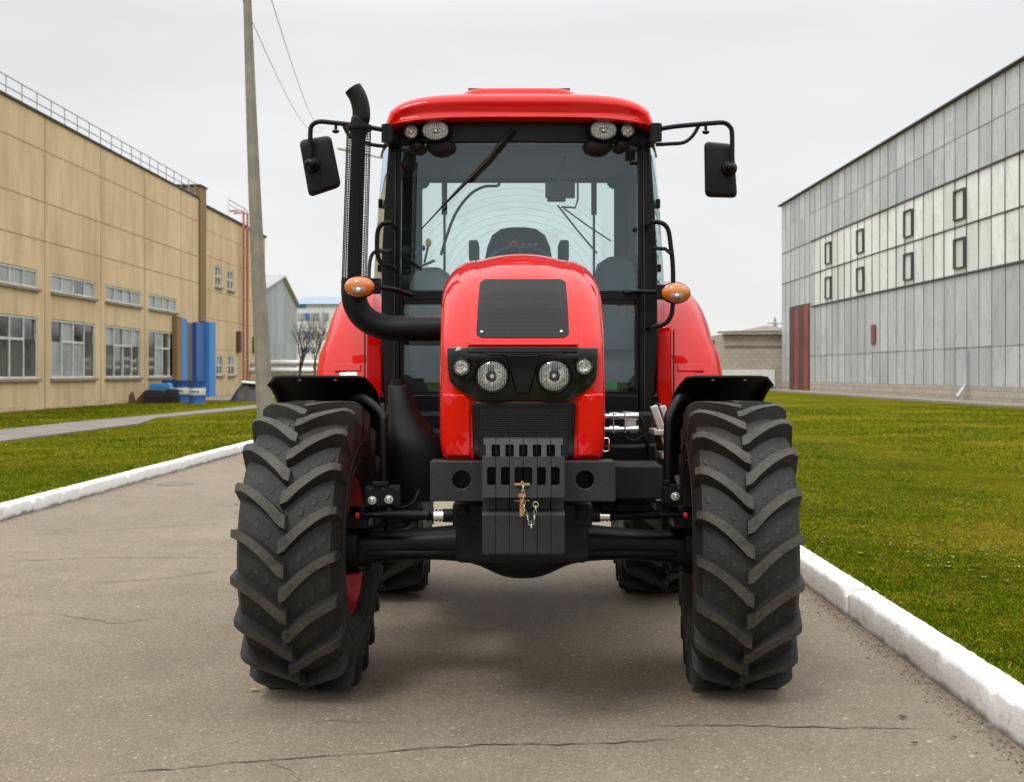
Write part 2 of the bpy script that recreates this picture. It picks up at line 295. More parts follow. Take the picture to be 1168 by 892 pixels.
# ------------------------------------------------------------ mesh builder
def catmull(pts, n=6):
    pts = [Vector(p) for p in pts]; out = []
    for i in range(len(pts) - 1):
        p0 = pts[max(i - 1, 0)]; p1 = pts[i]; p2 = pts[i + 1]; p3 = pts[min(i + 2, len(pts) - 1)]
        for k in range(n):
            t = k / n
            out.append(.5 * ((2 * p1) + (p2 - p0) * t + (2 * p0 - 5 * p1 + 4 * p2 - p3) * t * t + (3 * p1 - p0 - 3 * p2 + p3) * t ** 3))
    out.append(pts[-1]); return out
class MB:
    def __init__(s): s.v = []; s.f = []; s.mi = []; s.cur = 0; s.rnd = []
    def add(s, vs, fs):
        o = len(s.v); s.v += [tuple(x) for x in vs]
        for f in fs: s.f.append([o + i for i in f]); s.mi.append(s.cur)
        return s
    def box(s, x0, x1, y0, y1, z0, z1):
        v = [(x, y, z) for z in (z0, z1) for y in (y0, y1) for x in (x0, x1)]
        return s.add(v, [(0, 2, 3, 1), (4, 5, 7, 6), (0, 1, 5, 4), (2, 6, 7, 3), (0, 4, 6, 2), (1, 3, 7, 5)])
    def obox(s, c, size, rot=(0, 0, 0)):
        m = Euler(rot).to_matrix(); c = Vector(c); a, b, d = (x / 2 for x in size)
        v = [c + m @ Vector((x, y, z)) for z in (-d, d) for y in (-b, b) for x in (-a, a)]
        return s.add(v, [(0, 2, 3, 1), (4, 5, 7, 6), (0, 1, 5, 4), (2, 6, 7, 3), (0, 4, 6, 2), (1, 3, 7, 5)])
    def bar(s, p0, p1, w, d, up=(0, 1, 0)):
        p0 = Vector(p0); p1 = Vector(p1); a = (p1 - p0).normalized(); u = Vector(up); x = a.cross(u)
        if x.length < 1e-4: x = a.cross(Vector((1, 0, 0)))
        x.normalize(); y = x.cross(a).normalized(); r = []
        for p in (p0, p1): r.append([p + x * w / 2 * i + y * d / 2 * j for i, j in ((-1, -1), (1, -1), (1, 1), (-1, 1))])
        return s.loft(r)
    def loft(s, rings, cap=True, closed=True):
        n = len(rings[0]); vs = [p for r in rings for p in r]; fs = []
        for i in range(len(rings) - 1):
            for j in range(n if closed else n - 1):
                k = (j + 1) % n; fs.append((i * n + j, i * n + k, (i + 1) * n + k, (i + 1) * n + j))
        if cap: fs.append(tuple(range(n))[::-1]); fs.append(tuple((len(rings) - 1) * n + j for j in range(n)))
        return s.add(vs, fs)
    def tube(s, pts, r, seg=10, cap=True, smooth=0):
        pts = catmull(pts, smooth) if smooth else [Vector(p) for p in pts]
        n = len(pts)
        if not hasattr(r, '__len__'): r = [r] * n
        elif len(r) != n: r = [r[0] + (r[-1] - r[0]) * i / (n - 1) for i in range(n)]
        rings = []; prev = None
        for i in range(n):
            t = (pts[min(i + 1, n - 1)] - pts[max(i - 1, 0)]).normalized()
            if prev is None:
                u = t.cross(Vector((0, 0, 1)));
                if u.length < .1: u = t.cross(Vector((0, 1, 0)))
                u.normalize()
            else: u = (prev - t * prev.dot(t)).normalized()
            prev = u; w = t.cross(u)
            rings.append([pts[i] + (u * math.cos(2 * math.pi * k / seg) + w * math.sin(2 * math.pi * k / seg)) * r[i] for k in range(seg)])
        return s.loft(rings, cap)
    def cyl(s, p0, p1, r0, r1=None, seg=24): return s.tube([p0, p1], [r0, r1 if r1 is not None else r0], seg)
    def lathe(s, prof, c, axis=(0, -1, 0), seg=32, sx=1, sz=1, cap=True):
        c = Vector(c); a = Vector(axis).normalized(); u = a.cross(Vector((0, 0, 1)))
        if u.length < .1: u = Vector((1, 0, 0))
        u.normalize(); w = u.cross(a).normalized(); rings = []
        for r, h in prof:
            rings.append([c + a * h + u * (math.cos(2 * math.pi * k / seg) * r * sx) + w * (math.sin(2 * math.pi * k / seg) * r * sz) for k in range(seg)])
        return s.loft(rings, cap)
    def ell(s, c, rx, ry, rz, seg=20, rings=12):
        c = Vector(c); rr = []
        for i in range(rings + 1):
            t = math.pi * (i + .02) / (rings + .04); rr.append([c + Vector((rx * math.sin(t) * math.cos(2 * math.pi * k / seg), ry * math.sin(t) * math.sin(2 * math.pi * k / seg), -rz * math.cos(t))) for k in range(seg)])
        return s.loft(rr)
    def prism(s, poly, y0, y1):   # poly of (x, z)
        return s.loft([[Vector((x, y0, z)) for x, z in poly], [Vector((x, y1, z)) for x, z in poly]])
    def prismx(s, poly, x0, x1):  # poly of (y, z)
        return s.loft([[Vector((x0, y, z)) for y, z in poly], [Vector((x1, y, z)) for y, z in poly]])
    def grid(s, P, nu, nv):       # P[v][u]
        return s.add([p for row in P for p in row], [(j * nu + i, j * nu + i + 1, (j + 1) * nu + i + 1, (j + 1) * nu + i) for j in range(nv - 1) for i in range(nu - 1)])
    def holeplate(s, x0, x1, z0, z1, y, t, holes, n=32):
        # vertical plate facing -y with one round hole per column
        xs = [x0] + [(holes[i][0] + holes[i + 1][0]) / 2 for i in range(len(holes) - 1)] + [x1]
        for i, (hx, hz, r) in enumerate(holes):
            a, b = xs[i], xs[i + 1]
            sq = []; ci = []
            for k in range(n):
                an = 2 * math.pi * k / n; c, d = math.cos(an), math.sin(an)
                ci.append((hx + r * c, hz + r * d))
                tt = min(((b - hx) / c if c > 1e-6 else 1e9), ((a - hx) / c if c < -1e-6 else 1e9), ((z1 - hz) / d if d > 1e-6 else 1e9), ((z0 - hz) / d if d < -1e-6 else 1e9))
                sq.append((hx + tt * c, hz + tt * d))
            # snap nearest samples to corners
            for cxn, czn in ((a, z0), (a, z1), (b, z0), (b, z1)):
                j = min(range(n), key=lambda q: (sq[q][0] - cxn) ** 2 + (sq[q][1] - czn) ** 2); sq[j] = (cxn, czn)
            R0 = [Vector((p[0], y, p[1])) for p in sq]; R1 = [Vector((p[0], y, p[1])) for p in ci]
            R2 = [Vector((p[0], y + t, p[1])) for p in ci]; R3 = [Vector((p[0], y + t, p[1])) for p in sq]
            s.loft([R3, R0, R1, R2], cap=False)
        return s
    def build(s, name, mat, parent=None, off=None, bevel=0, smooth=35, label=None, cat=None, group=None, kind=None, solid=0, sub=0, bseg=2):
        me = bpy.data.meshes.new(name)
        v = s.v; loc = Vector((0, 0, 0))
        if off is not None: o = Vector(off); v = [(a - o.x, b - o.y, c - o.z) for a, b, c in v]
        elif parent is None and not kind:
            a = np.array(v); lo = a.min(0); hi = a.max(0); loc = Vector(((lo[0] + hi[0]) / 2, (lo[1] + hi[1]) / 2, lo[2])); v = [(p[0] - loc.x, p[1] - loc.y, p[2] - loc.z) for p in v]
        me.from_pydata(v, [], s.f)
        mats = mat if isinstance(mat, (list, tuple)) else [mat]
        for m in mats: me.materials.append(m)
        if len(mats) > 1: me.polygons.foreach_set('material_index', s.mi)
        bm = bmesh.new(); bm.from_mesh(me); bmesh.ops.recalc_face_normals(bm, faces=bm.faces); bm.to_mesh(me); bm.free()
        if s.rnd:
            at_ = me.attributes.new('rnd', 'FLOAT', 'FACE'); at_.data.foreach_set('value', (s.rnd + [.5] * len(s.f))[:len(s.f)])
        me.polygons.foreach_set('use_smooth', [True] * len(me.polygons))
        me.set_sharp_from_angle(angle=R(smooth)); me.update()
        o = bpy.data.objects.new(name, me); COL.objects.link(o); o.location = loc
        if parent is not None: o.parent = parent
        if solid and mat is not M.get('glass'): md = o.modifiers.new('s', 'SOLIDIFY'); md.thickness = solid; md.offset = 0
        if bevel: md = o.modifiers.new('b', 'BEVEL'); md.width = bevel; md.segments = bseg; md.limit_method = 'ANGLE'; md.angle_limit = R(35)
        if sub: md = o.modifiers.new('u', 'SUBSURF'); md.levels = sub; md.render_levels = sub
        tag(o, label, cat, group, kind); return o
def tag(o, label=None, cat=None, group=None, kind=None):
    if label: o['label'] = label
    if cat: o['category'] = cat
    if group: o['group'] = group
    if kind: o['kind'] = kind
    return o
def empty(name, loc, label, cat, group=None, rz=0):
    o = bpy.data.objects.new(name, None); COL.objects.link(o); o.location = loc; o.rotation_euler.z = rz; o.empty_display_size = .3
    return tag(o, label, cat, group)
def copy_tree(o, parent=None):
    c = o.copy(); COL.objects.link(c); c.parent = parent
    for ch in list(o.children): copy_tree(ch, c)
    return c

# ============================================================ SETTING
def xl(Y): return -4.83 + .011 * Y       # road side of the left kerb
def xr(Y): return 1.80 + .011 * Y        # road side of the right kerb
KW, KH = .16, .145
def lawn_z(d): return max(0.0, KH - .025 - .028 * d)   # falls away from the kerb
g = MB(); g.grid([[(x, y, -.25) for x in (-900, 900)] for y in (-200, 1800)], 2, 2); g.build('ground', M['turf'], kind='structure')
ys = [-6 + 1.5 * i for i in range(70)]
rd = MB(); rd.grid([[(xl(y) + (xr(y) - xl(y)) * u, y, 0) for u in (0, .25, .5, .75, 1)] for y in ys], 5, len(ys)); rd.build('road', M['asphalt'], kind='structure')
def lawn(name, fx, sgn, far):
    P = []; ds = [0, .3, .7, 1.2, 2, 3, 5, 8, 14, far]
    for y in [-6 + 2 * i for i in range(60)]:
        P.append([(fx(y) + sgn * (KW + d), y, lawn_z(d) + 0) for d in ds])
    m = MB(); m.grid(P, len(ds), len(P)); return m.build(name, M['turf'], kind='structure')
lawn('lawn_left', xl, -1, 60); lawn('lawn_right', xr, 1, 60)
def kerb(name, fx, sgn, joints, y0, y1):
    m = MB(); y = y0; st = sorted(joints); cuts = [y0] + [j for j in st if y0 < j < y1] + [y1]
    for a, b in zip(cuts[:-1], cuts[1:]):
        a += .018; b -= .018; n = max(3, int((b - a) / .06)) if b < 26 else 8; rings = []
        dz = random.uniform(-.012, .012); dx = random.uniform(-.012, .012)
        for i in range(n + 1):
            yy = a + (b - a) * i / n; x = fx(yy) + dx; q = random.uniform; e = .0028 if b < 26 else 0
            ch = .03 if i in (0, n) else 0
            if i % 9 == 4 and random.random() < .6: ch = random.uniform(.006, .024)
            prof = [(0, -.05), (0, .05), (.001, KH - .022 - ch), (.010 + ch * 1.3, KH - .006 - ch * .6), (.03 + ch, KH), (KW - .015, KH - .002), (KW, KH - .02), (KW, -.05)]
            rings.append([Vector((x + sgn * (u + q(-e, e)), yy, v + (dz if v > 0 else 0) + q(-e, e))) for u, v in prof])
        m.loft(rings)
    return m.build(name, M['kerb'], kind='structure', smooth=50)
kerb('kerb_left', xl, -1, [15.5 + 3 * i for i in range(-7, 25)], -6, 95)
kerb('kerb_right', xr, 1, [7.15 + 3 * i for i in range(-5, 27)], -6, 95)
# path on the left lawn
pa = MB()
L = [at(-90, 505, 0)] ; ptsA = [(-10.3, 8), (-10.0, 24.8), (-9.8, 33.5), (-10.55, 37.9), (-9.6, 48.5), (-6.3, 62), (-6.3, 100)]
ptsB = [(-12.2, 8), (-12.0, 29.7), (-11.9, 34), (-11.35, 40.3), (-10.6, 52), (-9.2, 66), (-9.2, 100)]
pa.loft([[Vector((x, y, .03)) for x, y in (a, b)] + [Vector((x, y, -.05)) for x, y in (b, a)] for a, b in zip(ptsA, ptsB)])
pa.build('path', M['path'], kind='structure')
ap = MB(); ap.box(-17.2, -13.3, 62, 74, -.1, .04); ap.build('pavement', M['concrete'], kind='structure')
ap = MB(); ap.loft([[Vector((20.95 - .006 * y - w, y, z)) for w, z in ((1.4, -.05), (1.4, .10), (0, .12), (0, -.05))] for y in (30, 100)]); ap.build('pavement_apron', M['concrete'], kind='structure')
# cracks
def crack(m, pts, w):
    pp = []
    for a, b in zip(pts[:-1], pts[1:]):
        A = at(a[0], a[1], FPX * CH / (a[1] - HY)); B = at(b[0], b[1], FPX * CH / (b[1] - HY)); n = max(3, int((B - A).length / .05))
        for i in range(n):
            p = A.lerp(B, i / n); pp.append(Vector((p.x + random.uniform(-.012, .012), p.y + random.uniform(-.016, .016), .003)))
    pp.append(Vector((B.x, B.y, .003))); n = len(pp); P = []
    for i, p in enumerate(pp):
        ww = w * random.uniform(.35, 1.2) * (min(1, i / 4 + .1) if i < n / 2 else min(1, (n - 1 - i) / 4 + .1)); P.append([(p.x, p.y - ww, p.z), (p.x, p.y + ww, p.z)])
    m.grid(P, 2, n)
ck = MB()
for pts, w in (([(640, 801), (700, 812), (760, 806)], .003), ([(60, 700), (130, 712), (190, 704)], .004), ([(330, 832), (380, 822), (455, 826)], .003), ([(110, 886), (300, 868), (440, 858), (560, 850), (700, 849), (800, 841)], .0045), ([(725, 828), (860, 828), (960, 831), (1075, 833)], .0045), ([(0, 641), (120, 636), (262, 636)], .006), ([(0, 612), (110, 606), (265, 596)], .005), ([(95, 666), (180, 661), (262, 650)], .006), ([(205, 634), (228, 628), (262, 618)], .006), ([(590, 640), (596, 700), (590, 742), (600, 790)], .004), ([(300, 868), (330, 880), (350, 900)], .003), ([(1000, 700), (1040, 735), (1090, 752)], .003)): crack(ck, pts, w)
ck.build('cracks_in_road', M['crack'], kind='structure')
# manhole cover in the road by the left kerb
mh = MB(); c = at(200, 553, 15.6); mh.lathe([(.22, 0), (.22, .006), (.20, .008), (.20, .005), (0.01, .005)], (c.x, c.y, 0), (0, 0, 1), 28)
mh.build('manhole_cover', simple('iron_cover', (.15, .14, .12), .7, var=.3), label='round flat metal manhole cover set in the road by the left kerb', cat='manhole cover')
# grass
def blades(n, X, Y, sgn, h0, w0):
    x = X; y = Y; d = np.abs(x) ; rng = np.random.rand
    fx = (-4.83 + .011 * y) if sgn < 0 else (1.80 + .011 * y)
    dist = np.abs(x - fx) - KW
    z = np.maximum(0, KH - .03 - .028 * dist)
    far = np.clip(y / 10, 1, 6) ** .6
    clump = .55 + .5 * np.sin(x * 2.3 + np.sin(y * 1.7)) * np.sin(y * 1.9 + x) + .45 * rng(n) + .2 * (np.sin(x * 9 + y * 7) > .6)
    h = h0 * np.clip(.72 + .45 * (clump - .6), .5, 1.5) * far ** .3; w = w0 * far * (.7 + .6 * rng(n)); a = rng(n) * 2 * np.pi; t = (rng(n) * 2 * np.pi); ln = h * (.3 + .9 * rng(n))
    v = np.zeros((n, 4, 3)); ca, sa = np.cos(a) * w, np.sin(a) * w
    v[:, 0] = np.stack([x - ca, y - sa, z - .01], 1); v[:, 1] = np.stack([x + ca, y + sa, z - .01], 1)
    mx_ = x + np.cos(t) * ln * .4; my_ = y + np.sin(t) * ln * .4
    v[:, 2] = np.stack([mx_ + ca * .6, my_ + sa * .6, z + h * .62], 1); v[:, 3] = np.stack([x + np.cos(t) * ln, y + np.sin(t) * ln, z + h], 1)
    return v
V = []
def zone(n, y0, y1, sgn, dmax, h, w, left_excl=True):
    y = y0 + (y1 - y0) * np.random.rand(n); fx = (-4.83 + .011 * y) if sgn < 0 else (1.80 + .011 * y)
    dm = np.minimum(dmax, y * .42 + 1.0 - np.abs(fx)) ; dm = np.maximum(dm, .3)
    d = KW - .02 + dm * np.random.rand(n); x = fx + sgn * d
    ok = np.ones(n, bool)
    if sgn < 0: ok = ~((x < -9.55) & (x > -12.2) & (y < 60))
    V.append(blades(ok.sum(), x[ok], y[ok], sgn, h, w))
zone(120000, 4.2, 9, 1, 4, .022, .0019); zone(150000, 9, 18, 1, 9, .022, .0022); zone(120000, 18, 50, 1, 20, .028, .004)
zone(110000, 10, 20, -1, 8, .024, .0026); zone(110000, 20, 60, -1, 20, .032, .005)
zone(9000, 4.0, 14, 1, .10, .034, .002); zone(9000, 9, 40, -1, .10, .04, .003)
V = np.concatenate(V); n = len(V)
me = bpy.data.meshes.new('grass'); me.vertices.add(n * 4); me.vertices.foreach_set('co', V.reshape(-1).astype(np.float32))
me.loops.add(n * 7); me.polygons.add(n * 2)
li = np.zeros((n, 7), np.int32); b4 = np.arange(n)[:, None] * 4; li[:, :4] = b4 + np.array([0, 1, 2, 3]); 
li[:, 0:3] = b4 + np.array([0, 1, 2]); li[:, 3:4] = b4 + 3
# quad 0,1,2,3 then thin triangle 0,2,3 shares the edge
li[:, 4:7] = b4 + np.array([1, 3, 0])
me.loops.foreach_set('vertex_index', li.reshape(-1)); ls = np.zeros((n, 2), np.int32); ls[:, 0] = np.arange(n) * 7; ls[:, 1] = ls[:, 0] + 4
me.polygons.foreach_set('loop_start', ls.reshape(-1)); me.update(calc_edges=True); me.validate()
rn = np.repeat(np.random.rand(n), 2)[:len(me.polygons)]
a_ = me.attributes.new('rnd', 'FLOAT', 'FACE')
if len(rn) == len(me.polygons): a_.data.foreach_set('value', rn.astype(np.float32))
me.materials.append(M['grass']); go = bpy.data.objects.new('grass', me); COL.objects.link(go)
tag(go, 'short mossy green and yellow grass on both sides of the road', 'grass', None, 'stuff')
# pale weeds in the right lawn: small rosettes
wd = MB()
for _ in range(260):
    y = random.uniform(5, 14); x = xr(y) + .3 + random.random() * (y * .40 - 2 if y > 6 else .6) * .9; 
    if math.sin(x * 1.7 + y) < .15: continue
    z = lawn_z(x - xr(y) - KW) + .012
    for k in range(5):
        a = k * 1.256 + random.random(); r = random.uniform(.012, .03); dx, dy = math.cos(a), math.sin(a)
        wd.add([(x, y, z), (x + dx * r * .6 - dy * r * .3, y + dy * r * .6 + dx * r * .3, z + r * .4), (x + dx * r * 1.3, y + dy * r * 1.3, z + r * .3), (x + dx * r * .6 + dy * r * .3, y + dy * r * .6 - dx * r * .3, z + r * .4)], [(0, 1, 2, 3)])
wd.build('clover', simple('clover_leaf', (.22, .27, .07), .8, var=.3, spec=.05), label='pale green clover leaves scattered through the lawn on the right', cat='clover', kind='stuff')
# small debris on the road
def leaf(px, py, sz, lab, col):
    Y = FPX * CH / (py - HY); c = at(px, py, Y); m = MB(); n = 7
    ring = [(c.x + math.cos(k * 6.283 / n) * sz * random.uniform(.5, 1.1), c.y + math.sin(k * 6.283 / n) * sz * .6 * random.uniform(.5, 1.1), .006 + random.random() * sz * .4) for k in range(n)]
    m.add([(c.x, c.y, .012)] + ring, [(0, k + 1, (k + 1) % n + 1) for k in range(n)])
    m.build('dry_leaf', simple('leaf_col', col, .8), solid=.002, label=lab, cat='leaf', group='dry leaves lying on the road')
leaf(291, 789, .03, 'pale curled leaf on the road touching the left front tyre', (.35, .25, .13))
leaf(1043, 850, .014, 'dark leaf scrap on the road near the right kerb in the foreground', (.04, .03, .02))
leaf(1088, 843, .014, 'brown leaf scrap on the road beside the white kerb, nearest the kerb', (.10, .07, .04))
leaf(1030, 760 + 60, .02, 'flat dark leaf on the road just above the long crack', (.05, .035, .025))

gr = MB()
for _ in range(2600):
    side = random.random() < .55; y = 4 + random.random() ** 1.6 * 16; d = abs(random.gauss(0, .07)) + .004
    x = xr(y) - d if side else xl(y) + d
    if not side: y = 9 + random.random() * 14; x = xl(y) + d
    a = random.uniform(.0025, .007); gr.loft([[Vector((x + a * math.cos(k * 1.57 + y), y + a * math.sin(k * 1.57 + y), 0)) for k in range(4)], [Vector((x + a * .6 * math.cos(k * 1.57 + y), y + a * .6 * math.sin(k * 1.57 + y), a * .8)) for k in range(4)]])
gr.build('grit', simple('grit_stone', (.13, .105, .08), .9, var=.5, scale=40), label='dark grit and crumbs of soil gathered along the foot of the white kerbs', cat='grit', kind='stuff')
# ============================================================ WALLS WITH OPENINGS
class Facade:
    def __init__(s, X0, k, sgn): s.X0, s.k, s.sgn = X0, k, sgn      # sgn: +1 faces +x, -1 faces -x
    def p(s, u, out, z): return Vector((s.X0 + s.k * u + s.sgn * out, u, z))
    def qbox(s, m, u0, u1, o0, o1, z0, z1):
        m.loft([[s.p(u, o, z) for o, z in ((o0, z0), (o1, z0), (o1, z1), (o0, z1))] for u in (u0, u1)])
    def wall(s, m, u0, u1, z0, z1, holes, depth=.18, ucuts=(), zcuts=()):
        us = sorted(set([u0, u1] + [h[0] for h in holes] + [h[1] for h in holes] + list(ucuts))); zs = sorted(set([z0, z1] + [h[2] for h in holes] + [h[3] for h in holes] + list(zcuts)))
        us = [u for u in us if u0 <= u <= u1]
        for a, b in zip(us[:-1], us[1:]):
            for c, d in zip(zs[:-1], zs[1:]):
                mu, mz = (a + b) / 2, (c + d) / 2
                if any(h[0] < mu < h[1] and h[2] < mz < h[3] for h in holes): continue
                m.add([s.p(a, 0, c), s.p(b, 0, c), s.p(b, 0, d), s.p(a, 0, d)], [(0, 1, 2, 3)])
        for a, b, c, d in holes:
            m.add([s.p(a, 0, c), s.p(b, 0, c), s.p(b, 0, d), s.p(a, 0, d), s.p(a, -depth, c), s.p(b, -depth, c), s.p(b, -depth, d), s.p(a, -depth, d)], [(0, 1, 5, 4), (1, 2, 6, 5), (2, 3, 7, 6), (3, 0, 4, 7)])
def window(F, root, off, u0, u1, z0, z1, cols, transom=None, midonly=True, fw=.09, glassm=None, lab=None):
    m = MB(); e = .003
    F.qbox(m, u0 + e, u1 - e, -.12, -.03, z0 + e, z0 + fw); F.qbox(m, u0 + e, u1 - e, -.12, -.03, z1 - fw, z1 - e)
    F.qbox(m, u0 + e, u0 + fw, -.12, -.03, z0 + fw, z1 - fw); F.qbox(m, u1 - fw, u1 - e, -.12, -.03, z0 + fw, z1 - fw)
    for i in range(1, cols):
        u = u0 + (u1 - u0) * i / cols; F.qbox(m, u - fw * .5, u + fw * .5, -.115, -.035, z0 + fw, z1 - fw)
    if transom:
        a, b = (u0 + (u1 - u0) / cols, u1 - (u1 - u0) / cols) if midonly and cols > 3 else (u0 + fw, u1 - fw)
        F.qbox(m, a, b, -.11, -.04, transom - fw * .5, transom + fw * .5)
    w = m.build('window', M['wframe'], root, off=off, label=lab)
    g_ = MB(); n = cols
    for i in range(n):
        a = u0 + (u1 - u0) * i / n + .01; b = u0 + (u1 - u0) * (i + 1) / n - .01; t = random.uniform(-.012, .012); rows = [(z0, z1)]
        if transom: rows = [(z0, transom), (transom, z1)]
        for c, d in rows:
            t = random.uniform(-.02, .02); t2 = random.uniform(-.02, .02)
            g_.add([F.p(a, -.09 + t, c), F.p(b, -.09 - t, c), F.p(b, -.09 - t + t2, d), F.p(a, -.09 + t + t2, d)], [(0, 1, 2, 3)])
            g_.mi[-1] = 1 if random.random() < .22 else 0
    g_.build('pane', glassm or [M['winglass'], M['winglass2']], w, off=(0, 0, 0) if False else off)
    s_ = MB(); F.qbox(s_, u0 - .08, u1 + .08, -.02, .12, z0 - .10, z0 - .004); s_.build('sill', M['sill'], w, off=off)
    return w
# ---- ochre factory hall on the left
F = Facade(-17.78, .011, 1); off = Vector((-17.3, 50, 0))
root = empty('factory_hall', off, 'long ochre rendered factory hall with tall windows and a roof railing, left of the road', 'building')
big = [(23.15, 28.05, 1.14, 3.38), (29.3, 34.2, 1.14, 3.38), (35.45, 40.35, 1.14, 3.38), (41.6, 46.5, 1.14, 3.38), (47.8, 52.7, 1.14, 3.38), (54.0, 58.9, 1.14, 3.38), (60.15, 65.0, 1.14, 3.38)]
strip = [(a, b, 4.4, 5.1) for a, b, _, _ in big]
small = [(73.0, 74.5, 6.3, 7.55), (76.0, 77.6, 6.3, 7.55), (73.3, 74.9, 1.2, 2.4), (76.2, 77.9, 1.2, 2.4)]
H1, H2, DEP = 10.8, 10.55, 20
w = MB(); F.wall(w, 17, 69.3, -.1, H1, big + strip); F.qbox(w, 17, 69.3, -DEP, -DEP + .2, -.1, H1)
w.add([F.p(17, -DEP, -.1), F.p(17, 0, -.1), F.p(17, 0, H1), F.p(17, -DEP, H1)], [(0, 1, 2, 3)])
F.wall(w, 69.3, 87, -.1, H2, small)
w.add([F.p(87, -DEP, -.1), F.p(87, 0, -.1), F.p(87, 0, H2), F.p(87, -DEP, H2)], [(0, 1, 2, 3)])
w.build('wall', M['ochre'], root, off=off)
b = MB(); F.qbox(b, 17.3, 86.7, -1.2, -.9, 0, 6); b.build('inner_wall', M['dark_int'], root, off=off)
sm = MB()
for z in (9.55, 7.65, 6.22):
    F.qbox(sm, 17, 69.2, .002, .006, z - .022, z + .022)
for z in (9.3, 7.9, 6.0, 4.4, 2.7): F.qbox(sm, 70.7, 87, .002, .006, z - .018, z + .018)
for u in (22.6, 28.7, 34.85, 41, 47.15, 53.35, 59.5, 65.7): F.qbox(sm, u - .02, u + .02, .008, .011, 0, H1)
sm.build('panel_seam', simple('seam_stain', (.38, .27, .155), .9, var=.3), root, off=off)
rf = MB(); F.qbox(rf, 16.9, 69.28, -DEP, .07, H1, H1 + .09); F.qbox(rf, 70.65, 87.1, -DEP, .1, H2, H2 + .12); rf.build('roof', M['roofdark'], root, off=off)
pl = MB(); F.qbox(pl, 69.3, 70.6, -1.3, .10, 4.16, 11.5); pl.build('pilaster', M['brownbrick'], root, off=off)
pl = MB(); F.qbox(pl, 69.2, 70.7, -1.4, .16, 11.5, 11.58); pl.build('pilaster_cap', M['roofdark'], root, off=off)
for i, (a, b_, c, d) in enumerate(big): window(F, root, off, a, b_, c, d, 4, 2.55)
for a, b_, c, d in strip: window(F, root, off, a, b_, c, d, 4, glassm=[M['winglass2'], M['winglass']])
for a, b_, c, d in small: window(F, root, off, a, b_, c, d, 2, (c + d) / 2, False, .11, glassm=[M['winglass'], M['winglass2']])
rl = MB()
for z in (H1 + .45, H1 + .82): rl.tube([F.p(17.4, -.15, z), F.p(66, -.15, z)], .022, 6)
for z in (H1 + .45, H1 + .82): rl.tube([F.p(66, -.15, z), F.p(69.8, -.15, z)], .022, 6)
rail = rl.build('roof_railing', M['galv'], root, off=off)
pm = MB(); p0 = F.p(17.4, -.15, H1 + .1); pm.tube([p0, p0 + Vector((0, 0, .74))], .024, 6)
post = pm.build('post', M['galv'], rail, off=off)
for i in range(1, 38):
    c = post.copy(); COL.objects.link(c); c.parent = rail; c.location = (F.p(17.4 + i * 1.4, 0, 0) - F.p(17.4, 0, 0))
# blue portal
for u0, u1, o1 in ((65.1, 66.6, .10), (70.0, 71.4, .42)):
    q = MB(); F.qbox(q, u0, u1, .003 if u0 < 68 else .12, o1, 0, 4.15); q.build('portal_pier', M['bluebrick'], root, off=off)
q = MB(); F.qbox(q, 66.62, 68.0, .012, .03, 0, 4.0); q.build('grey_door', simple('door_grey', (.12, .12, .13), .6), root, off=off)
q = MB(); F.qbox(q, 68.0, 69.98, .012, .22, 0, 4.05); q.build('blue_door', simple('door_blue', (.015, .10, .36), .5, var=.25), root, off=off)
q = MB(); F.qbox(q, 64.1, 65.08, .012, .25, 0, 4.2); q.build('brick_pier', M['brownbrick'], root, off=off)
# ladder with pink rails on the far bay
q = MB()
for u in (79.2, 80.3): q.tube([F.p(u, .25, .4), F.p(u, .25, 11.4), F.p(u, -.6, 11.4)], .07, 6)
q.tube([F.p(81.1, .12, .3), F.p(81.1, .12, 10.7)], .045, 6)
lad = q.build('wall_ladder', M['pinkpipe'], root, off=off)
q = MB()
for i in range(26): q.tube([F.p(79.2, .25, .7 + i * .4), F.p(80.3, .25, .7 + i * .4)], .018, 5)
q.build('rung', M['pinkpipe'], lad, off=off)
q = MB(); P_ = [F.p(77.5, -.3, 10.6), F.p(77.5, -.3, 11.9), F.p(82.6, -.3, 11.9), F.p(82.6, -.3, 10.6)]; q.tube(P_, .04, 6); q.tube([F.p(77.5, -.3, 11.6), F.p(82.6, -.3, 11.6)], .03, 6); q.build('roof_hoop', M['white'], root, off=off)
for u0, u1, z0, z1 in ((78.3, 78.9, 2.6, 3.9), (82.9, 83.5, 2.7, 3.7)):
    q = MB(); F.qbox(q, u0, u1, .01, .2, z0, z1); q.build('wall_box', M['rust'], root, off=off)

# ---- zinc clad hall on the right
G = Facade(21.17, -.006, -1); off = Vector((20.8, 70, 0)); H = 14.25
root = empty('zinc_hall', off, 'tall hall clad in grey zinc sheets with a clouded window band, right side', 'building')
w = MB(); PW = 1.5; u = 37.4; us = []
while u < 97.3: us.append(u); u += PW
bands = [(.75, 2.55), (2.55, 5.9), (10.4, 12.3), (12.3, 14.1)]
def sheets(m, a, b, c, d, t=.015):
    q = random.uniform; e = .02
    m.add([G.p(a + e, q(0, t), c), G.p(b - e, q(0, t), c), G.p(b - e, q(0, t), d), G.p(a + e, q(0, t), d)], [(0, 1, 2, 3)]); m.rnd.append(random.random())
for i, a in enumerate(us):
    b_ = a + PW; gate = a > 88.2 and a < 94.2
    for j, (c, d) in enumerate(bands):
        if gate and c < 6: continue
        sheets(w, a, b_, c, d)
    if b_ > 88.0:
        for c, d in ((6.2 if gate else 5.9, 8.1), (8.1, 10.4)): sheets(w, a, b_, c, d)
w.cur = 1
for a in us: w_ = 0.03; G.qbox(w, a - .012, a + .012, -.01, .03, .75 if not 88.5 < a < 94.3 else 6.2, 14.1)
for z in (2.5, 12.3): G.qbox(w, 37.4, 88.2, .0, .02, z - .012, z + .012)
